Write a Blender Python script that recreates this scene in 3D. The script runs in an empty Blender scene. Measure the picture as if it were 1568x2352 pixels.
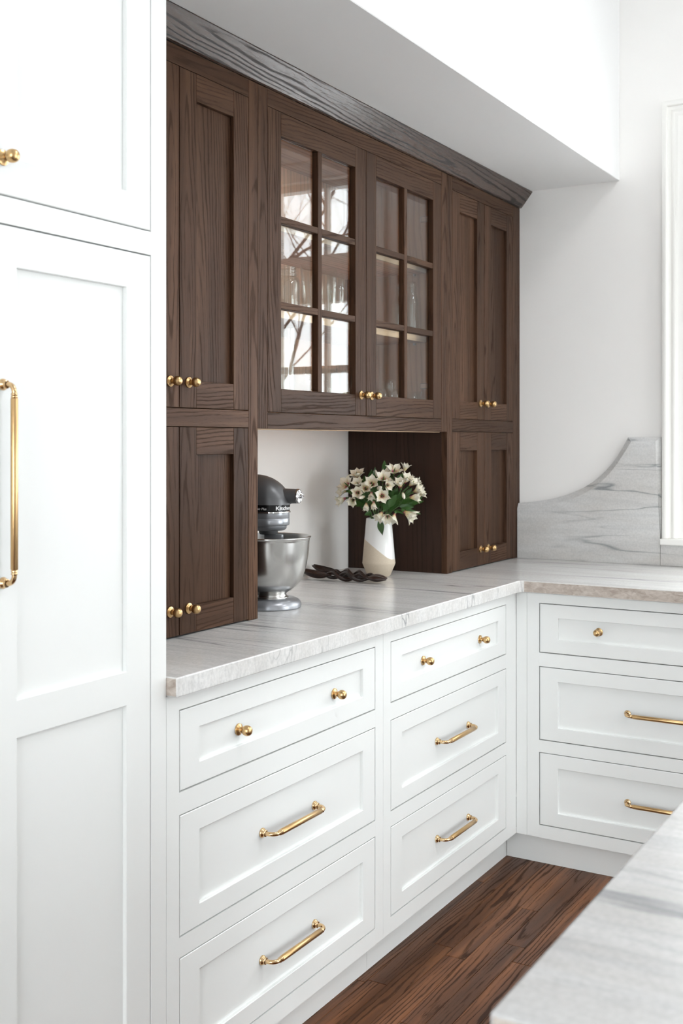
import bpy, bmesh, math, random
from math import sin, cos, pi, radians, sqrt
from mathutils import Vector, Matrix

SC = bpy.context.scene
COL = SC.collection
rnd = random.Random(7)

# ------------------------------------------------------------------ camera
EYE = 1.3574
cam_d = bpy.data.cameras.new('camera')
cam = bpy.data.objects.new('camera', cam_d)
COL.objects.link(cam)
cam_d.sensor_fit = 'HORIZONTAL'
cam_d.sensor_width = 36.0
cam_d.lens = 36.0 * 2567.8 / 1568.0
cam_d.shift_y = -161.1 / 1568.0
cam.location = (0, 0, EYE)
YAW = 30.7935
cam.rotation_euler = (radians(90), 0, radians(YAW - 90))
cam_d.clip_start = 0.05
cam_d.dof.use_dof = True
cam_d.dof.focus_distance = 2.75
cam_d.dof.aperture_fstop = 10.0
SC.camera = cam

# ------------------------------------------------------------------ world, light, exposure
world = bpy.data.worlds.new('overcast_sky')
SC.world = world
world.use_nodes = True
wn = world.node_tree.nodes
wn['Background'].inputs['Color'].default_value = (0.93, 0.965, 1.0, 1)
wn['Background'].inputs['Strength'].default_value = 11.0


def portal(name, loc, rot, sx, sy):
    L = bpy.data.lights.new(name, 'AREA')
    L.shape = 'RECTANGLE'
    L.size, L.size_y = sx, sy
    L.cycles.is_portal = True
    o = bpy.data.objects.new(name, L)
    o.location, o.rotation_euler = loc, rot
    COL.objects.link(o)


# daylight enters only through the window openings; portals guide the sampling of the sky
portal('window_portal', (4.24, -0.08, 1.75), (0, radians(90), 0), 1.5, 2.15)
portal('window_portal', (-1.725, -3.42, 1.24), (radians(90), 0, 0), 0.55, 2.42)
portal('window_portal', (3.00, -3.42, 1.24), (radians(90), 0, 0), 1.8, 2.42)
portal('window_portal', (-2.62, 0.1, 1.34), (0, radians(-90), 0), 2.62, 2.2)


def ceiling_fill(x, y_, watts):  # unseen overhead fill, added to brighten the counters and even out the room
    L = bpy.data.lights.new('ceiling_fill_light', 'AREA')
    L.shape = 'DISK'
    L.size = 0.55
    L.energy = watts
    L.color = (0.98, 0.99, 1.0)
    o = bpy.data.objects.new('ceiling_fill_light', L)
    o.location = (x, y_, 3.235)
    COL.objects.link(o)


ceiling_fill(2.3, 0.30, 15)
ceiling_fill(2.9, -1.1, 18)
ceiling_fill(2.4, -2.2, 18)

SC.view_settings.view_transform = 'Standard'
SC.view_settings.look = 'None'
SC.view_settings.exposure = -0.27
SC.view_settings.gamma = 1.0
SC.view_settings.use_curve_mapping = False
SC.cycles.transparent_max_bounces = 32
SC.cycles.max_bounces = 12
SC.cycles.diffuse_bounces = 7
SC.cycles.glossy_bounces = 6
SC.cycles.sample_clamp_indirect = 6.0
SC.cycles.caustics_reflective = False
SC.cycles.caustics_refractive = False

# ------------------------------------------------------------------ materials
def new_mat(name):
    m = bpy.data.materials.new(name)
    m.use_nodes = True
    nt = m.node_tree
    return m, nt, nt.nodes, nt.links, nt.nodes['Principled BSDF']


def lin(r, g, b):
    f = lambda c: (c / 255 / 12.92) if c / 255 <= .04045 else ((c / 255 + .055) / 1.055) ** 2.4
    return (f(r), f(g), f(b), 1)


def plain(name, col, rough, metal=0.0, bump=0.0, bscale=300.0, spec=0.5):
    m, nt, N, L, b = new_mat(name)
    b.inputs['Base Color'].default_value = col
    b.inputs['Roughness'].default_value = rough
    b.inputs['Metallic'].default_value = metal
    b.inputs['Specular IOR Level'].default_value = spec
    tc = N.new('ShaderNodeTexCoord')
    nz = N.new('ShaderNodeTexNoise')
    nz.inputs['Scale'].default_value = bscale
    L.new(tc.outputs['Object'], nz.inputs['Vector'])
    mr = N.new('ShaderNodeMapRange')
    mr.inputs['To Min'].default_value = rough * 0.9
    mr.inputs['To Max'].default_value = min(1, rough * 1.1)
    L.new(nz.outputs['Fac'], mr.inputs['Value'])
    L.new(mr.outputs['Result'], b.inputs['Roughness'])
    if bump:
        bp = N.new('ShaderNodeBump')
        bp.inputs['Strength'].default_value = bump
        bp.inputs['Distance'].default_value = 0.002
        L.new(nz.outputs['Fac'], bp.inputs['Height'])
        L.new(bp.outputs['Normal'], b.inputs['Normal'])
    return m


def ramp(N, stops):
    r = N.new('ShaderNodeValToRGB')
    e = r.color_ramp.elements
    while len(e) < len(stops):
        e.new(0.5)
    for el, (p, c) in zip(e, stops):
        el.position = p
        el.color = c if len(c) == 4 else (*c, 1)
    return r


def wood(name, dark, mid, light, rough, ring=0.009, spec=0.3, bump=0.25, pores=0.50, tilt=0.05, tone=0.5):
    """oak: 'gco' holds (along the grain, across, depth) in metres from the board's own corner, shifted per board"""
    m, nt, N, L, b = new_mat(name)
    at = N.new('ShaderNodeAttribute')
    at.attribute_name = 'gco'
    oi = N.new('ShaderNodeObjectInfo')
    far = N.new('ShaderNodeVectorMath')
    far.operation = 'SCALE'
    far.inputs[0].default_value = (31.0, 17.0, 23.0)
    L.new(oi.outputs['Random'], far.inputs['Scale'])
    own = N.new('ShaderNodeVectorMath')
    own.operation = 'ADD'
    L.new(at.outputs['Vector'], own.inputs[0])
    L.new(far.outputs['Vector'], own.inputs[1])

    def noise(scale, detail, rough_=0.5):
        mp = N.new('ShaderNodeMapping')
        mp.inputs['Scale'].default_value = scale
        L.new(own.outputs['Vector'], mp.inputs['Vector'])
        n = N.new('ShaderNodeTexNoise')
        n.inputs['Scale'].default_value = 1.0
        n.inputs['Detail'].default_value = detail
        n.inputs['Roughness'].default_value = rough_
        L.new(mp.outputs['Vector'], n.inputs['Vector'])
        return n

    def math_(op, *ins):
        n = N.new('ShaderNodeMath')
        n.operation = op
        for i, v in enumerate(ins):
            if isinstance(v, (int, float)):
                n.inputs[i].default_value = v
            else:
                L.new(v, n.inputs[i])
        return n.outputs[0]

    # growth rings round an axis that leaves the board at a slant: cathedrals on flat-sawn faces
    n0 = noise((3.0, 16, 16), 3.0)
    sub = N.new('ShaderNodeVectorMath')
    sub.operation = 'SUBTRACT'
    sub.inputs[1].default_value = (0.5, 0.5, 0.5)
    L.new(n0.outputs['Color'], sub.inputs[0])
    scl = N.new('ShaderNodeVectorMath')
    scl.operation = 'MULTIPLY'
    scl.inputs[1].default_value = (0.0, 0.030, 0.030)
    L.new(sub.outputs['Vector'], scl.inputs[0])
    add = N.new('ShaderNodeVectorMath')
    add.operation = 'ADD'
    L.new(at.outputs['Vector'], add.inputs[0])
    L.new(scl.outputs['Vector'], add.inputs[1])
    mp = N.new('ShaderNodeMapping')
    mp.inputs['Rotation'].default_value = (0, tilt, tilt * 0.3)
    L.new(add.outputs['Vector'], mp.inputs['Vector'])
    wv = N.new('ShaderNodeTexWave')
    wv.wave_type = 'RINGS'
    wv.rings_direction = 'X'
    wv.wave_profile = 'SIN'
    wv.inputs['Scale'].default_value = 2 * pi / (20 * ring)
    wv.inputs['Distortion'].default_value = 0.0
    L.new(mp.outputs['Vector'], wv.inputs['Vector'])
    line = math_('POWER', wv.outputs['Fac'], 3.0)
    strength = noise((2.5, 25, 25), 2.0)
    st = N.new('ShaderNodeMapRange')
    st.inputs['From Min'].default_value = 0.35
    st.inputs['From Max'].default_value = 0.62
    st.inputs['To Min'].default_value = 0.05
    st.inputs['To Max'].default_value = 0.42
    L.new(strength.outputs['Fac'], st.inputs['Value'])
    pore = noise((45, 1250, 1250), 2.0, 0.6)
    fine = noise((9, 330, 330), 2.0, 0.6)
    pf = math_('MULTIPLY_ADD', fine.outputs['Fac'], 0.35, math_('MULTIPLY', pore.outputs['Fac'], 0.65))
    dsum = math_('MULTIPLY_ADD', line, st.outputs['Result'], pf)
    dk = N.new('ShaderNodeMapRange')
    dk.interpolation_type = 'SMOOTHSTEP'
    dk.inputs['From Min'].default_value = 0.52
    dk.inputs['From Max'].default_value = 0.82
    dk.inputs['To Min'].default_value = 0.0
    dk.inputs['To Max'].default_value = pores
    L.new(dsum, dk.inputs['Value'])
    # slow changes of tone in streaks along the grain
    t1 = noise((1.2, 22, 22), 3.0, 0.6)
    tr = N.new('ShaderNodeMapRange')
    tr.inputs['From Min'].default_value = 0.32
    tr.inputs['From Max'].default_value = 0.68
    tr.inputs['To Min'].default_value = 0.5 - tone / 2
    tr.inputs['To Max'].default_value = 0.5 + tone / 2
    L.new(t1.outputs['Fac'], tr.inputs['Value'])
    cr = ramp(N, [(0.0, tuple(.55 * q_ for q_ in mid[:3])), (0.5, mid), (1.0, light)])
    L.new(tr.outputs['Result'], cr.inputs['Fac'])
    mo = N.new('ShaderNodeMapRange')
    mo.inputs['To Min'].default_value = 0.80
    mo.inputs['To Max'].default_value = 1.32
    L.new(oi.outputs['Random'], mo.inputs['Value'])
    hs = N.new('ShaderNodeHueSaturation')
    L.new(mo.outputs['Result'], hs.inputs['Value'])
    L.new(cr.outputs['Color'], hs.inputs['Color'])
    mx = N.new('ShaderNodeMix')
    mx.data_type = 'RGBA'
    L.new(dk.outputs['Result'], mx.inputs['Factor'])
    ia = [k_ for k_ in mx.inputs if k_.type == 'RGBA']
    L.new(hs.outputs['Color'], ia[0])
    ia[1].default_value = dark
    L.new([k_ for k_ in mx.outputs if k_.type == 'RGBA'][0], b.inputs['Base Color'])
    mrr = N.new('ShaderNodeMapRange')
    mrr.inputs['To Min'].default_value = rough
    mrr.inputs['To Max'].default_value = min(1, rough + 0.45)
    L.new(dk.outputs['Result'], mrr.inputs['Value'])
    L.new(mrr.outputs['Result'], b.inputs['Roughness'])
    b.inputs['Specular IOR Level'].default_value = spec
    bp = N.new('ShaderNodeBump')
    bp.inputs['Strength'].default_value = bump
    bp.inputs['Distance'].default_value = 0.0006
    bp.invert = True
    L.new(dk.outputs['Result'], bp.inputs['Height'])
    L.new(bp.outputs['Normal'], b.inputs['Normal'])
    return m


def stone(name, base, warm, vein, rough=0.22, sk=(3.0, 120, 40), samt=0.42, ck=(1.3, 9, 6), vk=(0.9, 17, 7), vdist=0.35, vw=1.0):
    """quartzite: 'gco' holds (along the veins, across the layers, other) in metres"""
    m, nt, N, L, b = new_mat(name)
    at = N.new('ShaderNodeAttribute')
    at.attribute_name = 'gco'

    def noise(scale, detail, dist=0.0, rough_=0.55, w=(0, 0, 0)):
        mp = N.new('ShaderNodeMapping')
        mp.inputs['Scale'].default_value = scale
        mp.inputs['Location'].default_value = w
        mp.inputs['Rotation'].default_value = (0, 0, 0.05)
        L.new(at.outputs['Vector'], mp.inputs['Vector'])
        n = N.new('ShaderNodeTexNoise')
        n.inputs['Scale'].default_value = 1.0
        n.inputs['Detail'].default_value = detail
        n.inputs['Distortion'].default_value = dist
        n.inputs['Roughness'].default_value = rough_
        L.new(mp.outputs['Vector'], n.inputs['Vector'])
        return n

    def mixc(fac, a_, b_):
        x = N.new('ShaderNodeMix')
        x.data_type = 'RGBA'
        if hasattr(fac, 'links') or hasattr(fac, 'is_linked'):
            L.new(fac, x.inputs['Factor'])
        else:
            x.inputs['Factor'].default_value = fac
        for s, v in (('A', a_), ('B', b_)):
            i = [k for k in x.inputs if k.name == s and k.type == 'RGBA'][0]
            if isinstance(v, tuple):
                i.default_value = v
            else:
                L.new(v, i)
        return [k for k in x.outputs if k.type == 'RGBA'][0]

    cloud = noise(ck, 5, 0.4)
    rc = ramp(N, [(0.36, (0, 0, 0)), (0.64, (1, 1, 1))])
    L.new(cloud.outputs['Fac'], rc.inputs['Fac'])
    c0 = mixc(rc.outputs['Color'], warm, base)
    streak = noise(sk, 4, 0.6, 0.65)
    rs = ramp(N, [(0.33, (1, 1, 1)), (0.55, (0, 0, 0))])
    L.new(streak.outputs['Fac'], rs.inputs['Fac'])
    f1 = N.new('ShaderNodeMath')
    f1.operation = 'MULTIPLY'
    f1.inputs[1].default_value = samt
    L.new(rs.outputs['Color'], f1.inputs[0])
    mid = tuple(0.55 * a_ + 0.45 * v_ for a_, v_ in zip(base, vein))
    c1 = mixc(f1.outputs[0], c0, mid)
    # long thin veins: the zero line of a stretched noise
    v = noise(vk, 3, vdist, 0.5, (3, 1, 2))
    ab = N.new('ShaderNodeMath')
    ab.operation = 'SUBTRACT'
    ab.inputs[1].default_value = 0.5
    L.new(v.outputs['Fac'], ab.inputs[0])
    aa = N.new('ShaderNodeMath')
    aa.operation = 'ABSOLUTE'
    L.new(ab.outputs[0], aa.inputs[0])
    rv = ramp(N, [(0.0, (1, 1, 1)), (0.006 * vw, (.75, .75, .75)), (0.022 * vw, (.12, .12, .12)), (0.06 * vw, (0, 0, 0))])
    L.new(aa.outputs[0], rv.inputs['Fac'])
    gate = noise((1.1, 6, 4), 2, 0.0, 0.5, (7, 7, 7))
    rg = ramp(N, [(0.45, (0, 0, 0)), (0.62, (1, 1, 1))])
    L.new(gate.outputs['Fac'], rg.inputs['Fac'])
    f2 = N.new('ShaderNodeMath')
    f2.operation = 'MULTIPLY'
    L.new(rv.outputs['Color'], f2.inputs[0])
    L.new(rg.outputs['Color'], f2.inputs[1])
    f3 = N.new('ShaderNodeMath')
    f3.operation = 'MULTIPLY'
    f3.inputs[1].default_value = 0.8
    L.new(f2.outputs[0], f3.inputs[0])
    c2 = mixc(f3.outputs[0], c1, vein)
    grit = noise((160, 160, 160), 2)
    rgr = ramp(N, [(0.35, (.93, .93, .93)), (0.65, (1.04, 1.04, 1.04))])
    L.new(grit.outputs['Fac'], rgr.inputs['Fac'])
    mm = N.new('ShaderNodeMix')
    mm.data_type = 'RGBA'
    mm.blend_type = 'MULTIPLY'
    mm.inputs['Factor'].default_value = 1.0
    ia = [k for k in mm.inputs if k.type == 'RGBA']
    L.new(c2, ia[0])
    L.new(rgr.outputs['Color'], ia[1])
    L.new([k for k in mm.outputs if k.type == 'RGBA'][0], b.inputs['Base Color'])
    b.inputs['Roughness'].default_value = rough
    return m


def thin_glass(name, tint, edge=0.96, base=0.04, rough=0.0):
    """clear glass of thin walls: passes light straight through, reflects more at grazing angles"""
    m = bpy.data.materials.new(name)
    m.use_nodes = True
    nt = m.node_tree
    N, L = nt.nodes, nt.links
    N.clear()
    out = N.new('ShaderNodeOutputMaterial')
    geo = N.new('ShaderNodeNewGeometry')
    dot = N.new('ShaderNodeVectorMath')
    dot.operation = 'DOT_PRODUCT'
    L.new(geo.outputs['Normal'], dot.inputs[0])
    L.new(geo.outputs['Incoming'], dot.inputs[1])
    ab = N.new('ShaderNodeMath')
    ab.operation = 'ABSOLUTE'
    L.new(dot.outputs['Value'], ab.inputs[0])
    om = N.new('ShaderNodeMath')
    om.operation = 'SUBTRACT'
    om.inputs[0].default_value = 1.0
    L.new(ab.outputs[0], om.inputs[1])
    pw = N.new('ShaderNodeMath')
    pw.operation = 'POWER'
    pw.inputs[1].default_value = 5.0 if edge > 0.9 else 3.0
    L.new(om.outputs[0], pw.inputs[0])
    ma = N.new('ShaderNodeMath')
    ma.operation = 'MULTIPLY_ADD'
    ma.inputs[1].default_value = edge
    ma.inputs[2].default_value = base
    L.new(pw.outputs[0], ma.inputs[0])
    tr = N.new('ShaderNodeBsdfTransparent')
    tr.inputs['Color'].default_value = tint
    gl = N.new('ShaderNodeBsdfGlossy')
    gl.inputs['Roughness'].default_value = rough
    gl.inputs['Color'].default_value = (1, 1, 1, 1)
    mx = N.new('ShaderNodeMixShader')
    L.new(ma.outputs[0], mx.inputs['Fac'])
    L.new(tr.outputs[0], mx.inputs[1])
    L.new(gl.outputs[0], mx.inputs[2])
    L.new(mx.outputs[0], out.inputs['Surface'])
    return m


M = {}
M['paint'] = plain('white_paint', (0.83, 0.84, 0.83, 1), 0.38, bscale=60)
M['wall'] = plain('wall_paint', (0.875, 0.86, 0.84, 1), 0.85, bump=0.05, bscale=400)
M['ceil'] = plain('ceiling_paint', (0.88, 0.88, 0.88, 1), 0.9, bump=0.05, bscale=400)
M['trim'] = plain('trim_paint', (0.84, 0.83, 0.80, 1), 0.4, bscale=60)
M['dark'] = plain('gap_shadow_board', (0.05, 0.045, 0.04, 1), 0.9)
M['oak'] = wood('stained_oak', (0.012, 0.0055, 0.0032, 1), (0.064, 0.0325, 0.0190, 1), (0.108, 0.058, 0.034, 1), 0.38, 0.009, 0.08)
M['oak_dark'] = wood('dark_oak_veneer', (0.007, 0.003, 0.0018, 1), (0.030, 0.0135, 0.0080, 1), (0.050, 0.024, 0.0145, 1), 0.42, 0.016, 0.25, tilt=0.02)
M['crown'] = wood('crown_oak', (0.008, 0.0045, 0.0035, 1), (0.066, 0.036, 0.025, 1), (0.095, 0.055, 0.038, 1), 0.22, 0.012, 0.55, bump=0.4, pores=0.9, tilt=0.035)
M['maple'] = wood('maple_lining', (0.25, 0.14, 0.08, 1), (0.60, 0.34, 0.20, 1), (0.68, 0.42, 0.26, 1), 0.5, 0.02, 0.3, bump=0.05, pores=0.35)
M['edge'] = wood('raw_maple_edge', (0.45, 0.28, 0.15, 1), (0.68, 0.48, 0.3, 1), (0.75, 0.55, 0.36, 1), 0.5, 0.02, 0.3, bump=0.05, pores=0.3)
M['floor'] = wood('oak_floor', (0.012, 0.004, 0.0018, 1), (0.098, 0.034, 0.0110, 1), (0.225, 0.086, 0.030, 1), 0.30, 0.010, 0.2, bump=0.2, pores=0.72, tone=0.75, tilt=0.03)
M['walnut'] = wood('carved_wood', (0.006, 0.0025, 0.0015, 1), (0.020, 0.0075, 0.0045, 1), (0.045, 0.018, 0.011, 1), 0.30, 0.006, 0.4)
M['stone'] = stone('quartzite', (0.76, 0.755, 0.745, 1), (0.66, 0.645, 0.625, 1), (0.16, 0.17, 0.18, 1))
M['stone_splash'] = stone('quartzite_splash', (0.66, 0.66, 0.655, 1), (0.575, 0.555, 0.53, 1), (0.13, 0.145, 0.155, 1), 0.3, (4.0, 60, 40), 0.30, (2.2, 8, 6), (1.3, 13, 7), 0.45, 0.8)
M['stone_shaded'] = stone('quartzite_shaded', (0.60, 0.595, 0.59, 1), (0.49, 0.475, 0.46, 1), (0.12, 0.13, 0.15, 1), 0.25, (5.0, 45, 20), 0.5, (2.5, 14, 6), (1.6, 13, 7), 0.8, 1.6)  # island copy of the counter stone, its shade put into the colour
m, nt, N, L, b = new_mat('cleft_stone_edge')
tc = N.new('ShaderNodeAttribute')
tc.attribute_name = 'gco'
mp = N.new('ShaderNodeMapping')
mp.inputs['Scale'].default_value = (28, 28, 60)
L.new(tc.outputs['Vector'], mp.inputs['Vector'])
nz = N.new('ShaderNodeTexNoise')
nz.inputs['Scale'].default_value = 1.6
nz.inputs['Detail'].default_value = 6
nz.inputs['Distortion'].default_value = 1.0
L.new(mp.outputs['Vector'], nz.inputs['Vector'])
cr = ramp(N, [(0.25, (0.33, 0.265, 0.22)), (0.5, (0.46, 0.395, 0.345)), (0.75, (0.60, 0.545, 0.49))])
L.new(nz.outputs['Fac'], cr.inputs['Fac'])
L.new(cr.outputs['Color'], b.inputs['Base Color'])
b.inputs['Roughness'].default_value = 0.5
bp = N.new('ShaderNodeBump')
bp.inputs['Strength'].default_value = 0.35
bp.inputs['Distance'].default_value = 0.003
L.new(nz.outputs['Fac'], bp.inputs['Height'])
L.new(bp.outputs['Normal'], b.inputs['Normal'])
M['cleft'] = m
M['brass'] = plain('brushed_brass', (0.60, 0.395, 0.19, 1), 0.29, 1.0, bscale=25)
M['brass_bright'] = plain('polished_brass', (0.70, 0.48, 0.26, 1), 0.18, 1.0, bscale=25)
M['steel'] = plain('brushed_steel', (0.60, 0.595, 0.58, 1), 0.24, 1.0, bscale=40)
M['chrome'] = plain('chrome', (0.75, 0.75, 0.76, 1), 0.08, 1.0)
M['mixer'] = plain('charcoal_enamel', (0.125, 0.126, 0.130, 1), 0.36, 0.5, bscale=20)
M['mixer_silver'] = plain('silver_enamel', (0.36, 0.37, 0.395, 1), 0.30, 0.6, bscale=20)
M['black'] = plain('black_band', (0.008, 0.008, 0.009, 1), 0.18)
M['letter'] = plain('white_letters', (0.85, 0.85, 0.85, 1), 0.4)
M['pane'] = thin_glass('window_glass', (0.97, 0.98, 0.975, 1))
M['jar'] = thin_glass('jar_glass', (0.965, 0.98, 0.972, 1), 0.75, 0.06, 0.02)
M['hinge'] = plain('nickel_hinge', (0.5, 0.5, 0.5, 1), 0.3, 1.0)
M['snow'] = plain('snowy_lawn', (0.84, 0.85, 0.86, 1), 0.9, bscale=3)
M['bark'] = plain('bark', (0.055, 0.048, 0.045, 1), 0.9, bump=0.3, bscale=40)
M['leaf'] = plain('leaf_green', (0.036, 0.10, 0.018, 1), 0.42, bscale=120)
M['stem'] = plain('stem_green', (0.06, 0.13, 0.03, 1), 0.5)
M['stamen'] = plain('stamen', (0.35, 0.25, 0.05, 1), 0.6)
# petals: magenta at the base, cream further out, burgundy flecks; gco = (0..1 along, -1..1 across, flecked?)
for nm, base_c, tip_c, fleck in (('petal_plain', (0.34, 0.03, 0.10), (0.82, 0.79, 0.68), 0.0), ('petal_fleck', (0.55, 0.45, 0.12), (0.82, 0.79, 0.66), 1.0)):
    m, nt, N, L, b = new_mat(nm)
    at = N.new('ShaderNodeAttribute')
    at.attribute_name = 'gco'
    sx = N.new('ShaderNodeSeparateXYZ')
    L.new(at.outputs['Vector'], sx.inputs[0])
    stops = [(0.0, base_c), (0.20, base_c), (0.40, (0.80, 0.72, 0.52)), (0.6, tip_c), (0.94, tip_c), (1.0, (0.6, 0.62, 0.34))] if not fleck else \
            [(0.0, (0.45, 0.05, 0.12)), (0.10, base_c), (0.36, (0.80, 0.70, 0.40)), (0.65, tip_c), (1.0, tip_c)]
    cr = ramp(N, stops)
    L.new(sx.outputs['X'], cr.inputs['Fac'])
    wv = N.new('ShaderNodeTexNoise')
    mp = N.new('ShaderNodeMapping')
    mp.inputs['Scale'].default_value = (3.0, 7.0, 1.0)
    L.new(at.outputs['Vector'], mp.inputs['Vector'])
    L.new(mp.outputs['Vector'], wv.inputs['Vector'])
    wv.inputs['Scale'].default_value = 1.0
    rr = ramp(N, [(0.60, (0, 0, 0)), (0.66, (1, 1, 1))])
    L.new(wv.outputs['Fac'], rr.inputs['Fac'])
    mx = N.new('ShaderNodeMix')
    mx.data_type = 'RGBA'
    fm = N.new('ShaderNodeMath')
    fm.operation = 'MULTIPLY'
    fm.inputs[1].default_value = 0.8 if fleck else 0.25
    L.new(rr.outputs['Color'], fm.inputs[0])
    L.new(fm.outputs[0], mx.inputs['Factor'])
    ia = [k for k in mx.inputs if k.type == 'RGBA']
    L.new(cr.outputs['Color'], ia[0])
    ia[1].default_value = (0.22, 0.02, 0.05, 1)
    L.new([k for k in mx.outputs if k.type == 'RGBA'][0], b.inputs['Base Color'])
    b.inputs['Roughness'].default_value = 0.55
    b.inputs['Subsurface Weight'].default_value = 0.15
    b.inputs['Subsurface Radius'].default_value = (0.01, 0.008, 0.004)
    M[nm] = m
# vase: white glaze dipped on the slant over sandy stoneware; gco = (right, depth, height) from the vase foot
m, nt, N, L, b = new_mat('dipped_stoneware')
at = N.new('ShaderNodeAttribute')
at.attribute_name = 'gco'
sx = N.new('ShaderNodeSeparateXYZ')
L.new(at.outputs['Vector'], sx.inputs[0])
ma = N.new('ShaderNodeMath')
ma.operation = 'MULTIPLY_ADD'
ma.inputs[1].default_value = -0.80
ma.inputs[2].default_value = 0.084
L.new(sx.outputs['X'], ma.inputs[0])
mxm = N.new('ShaderNodeMath')
mxm.operation = 'SMOOTH_MAX'
mxm.inputs[1].default_value = 0.056
mxm.inputs[2].default_value = 0.02
L.new(ma.outputs[0], mxm.inputs[0])
gt = N.new('ShaderNodeMath')
gt.operation = 'GREATER_THAN'
L.new(sx.outputs['Z'], gt.inputs[0])
L.new(mxm.outputs[0], gt.inputs[1])
nz = N.new('ShaderNodeTexNoise')
nz.inputs['Scale'].default_value = 900
L.new(at.outputs['Vector'], nz.inputs['Vector'])
cs = ramp(N, [(0.3, (0.50, 0.42, 0.32)), (0.7, (0.62, 0.54, 0.43))])
L.new(nz.outputs['Fac'], cs.inputs['Fac'])
mx = N.new('ShaderNodeMix')
mx.data_type = 'RGBA'
L.new(gt.outputs[0], mx.inputs['Factor'])
ia = [k for k in mx.inputs if k.type == 'RGBA']
L.new(cs.outputs['Color'], ia[0])
ia[1].default_value = (0.80, 0.80, 0.79, 1)
L.new([k for k in mx.outputs if k.type == 'RGBA'][0], b.inputs['Base Color'])
mr = N.new('ShaderNodeMapRange')
mr.inputs['To Min'].default_value = 0.75
mr.inputs['To Max'].default_value = 0.10
L.new(gt.outputs[0], mr.inputs['Value'])
L.new(mr.outputs['Result'], b.inputs['Roughness'])
M['vase'] = m

# ------------------------------------------------------------------ object helpers
ORG = {}


def thing(name, label, cat, loc, group=None):
    o = bpy.data.objects.new(name, None)
    o.empty_display_size = 0.05
    COL.objects.link(o)
    o.location = loc
    o['label'] = label
    o['category'] = cat
    if group:
        o['group'] = group
    ORG[o] = Vector(loc)
    return o


def tag(o, label, cat, group=None):
    o['label'] = label
    o['category'] = cat
    if group:
        o['group'] = group
    return o


def finish(bm, name, mats, gco=None, smooth=False):
    """bmesh in world metres -> mesh with a 'gco' attribute"""
    me = bpy.data.meshes.new(name)
    bmesh.ops.recalc_face_normals(bm, faces=bm.faces)
    bm.to_mesh(me)
    bm.free()
    for mt in (mats if isinstance(mats, (list, tuple)) else [mats]):
        me.materials.append(M[mt] if isinstance(mt, str) else mt)
    if gco:
        a = me.attributes.new('gco', 'FLOAT_VECTOR', 'POINT')
        buf = []
        for v in me.vertices:
            buf.extend(gco(v.co))
        a.data.foreach_set('vector', buf)
    if smooth:
        for p in me.polygons:
            p.use_smooth = True
        if smooth != 'all':
            me.set_sharp_from_angle(angle=radians(38))
    return me


def link(name, me, parent=None, origin=None):
    """link a world-space mesh, moving the object origin to the mesh's centre (or to origin)"""
    if origin is None:
        lo = [min(v.co[i] for v in me.vertices) for i in range(3)]
        hi = [max(v.co[i] for v in me.vertices) for i in range(3)]
        origin = Vector([(a_ + b_) / 2 for a_, b_ in zip(lo, hi)])
    origin = Vector(origin)
    me.transform(Matrix.Translation(-origin))
    o = bpy.data.objects.new(name, me)
    COL.objects.link(o)
    ORG[o] = origin
    if parent is not None:
        o.parent = parent
        o.location = origin - ORG[parent]
    else:
        o.location = origin
    return o


def inst(name, me, parent, loc, rot=None):
    o = bpy.data.objects.new(name, me)
    COL.objects.link(o)
    o.parent = parent
    o.matrix_basis = Matrix.Translation(Vector(loc) - ORG[parent]) @ (rot.to_4x4() if rot is not None else Matrix())
    ORG[o] = Vector(loc)
    return o


def struct(o):
    o['kind'] = 'structure'
    return o


def add_box(bm, x0, x1, y0, y1, z0, z1, bev=0.0, seg=1, mi=0):
    r = bmesh.ops.create_cube(bm, size=1.0)
    vs = r['verts']
    for v in vs:
        v.co = Vector((x0 + (v.co.x + .5) * (x1 - x0), y0 + (v.co.y + .5) * (y1 - y0), z0 + (v.co.z + .5) * (z1 - z0)))
    fs = set(f for v in vs for f in v.link_faces)
    for f in fs:
        f.material_index = mi
    if bev:
        es = list(set(e for v in vs for e in v.link_edges))
        bmesh.ops.bevel(bm, geom=es, offset=bev, segments=seg, affect='EDGES', profile=0.6)


def grain(axis, seed=None):
    """coordinates along the grain axis (0 x, 1 y, 2 z) from the board's corner, shifted at random per board"""
    r = rnd if seed is None else random.Random(seed)
    ox, oy, oz = r.uniform(-.9, .1), r.uniform(-0.035, 0.0), r.uniform(-0.03, 0.03)
    a_, b_ = [(1, 2), (0, 2), (0, 1)][axis]
    ref = {}

    def f(co):
        if not ref:
            ref['b'] = (co[axis], co[a_], co[b_])
        q_ = ref['b']
        u, v = co[a_] - q_[1] + oy, co[b_] - q_[2]
        return (co[axis] - q_[0] + ox, u, v + oz)
    return f


def board(name, bounds, axis, mat, parent, bev=0.0008, seed=None):
    bm = bmesh.new()
    add_box(bm, *bounds, bev=bev)
    return link(name, finish(bm, name, mat, grain(axis, seed)), parent)


def box(name, bounds, mat, parent, bev=0.0008):
    bm = bmesh.new()
    add_box(bm, *bounds, bev=bev)
    return link(name, finish(bm, name, mat), parent)


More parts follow.
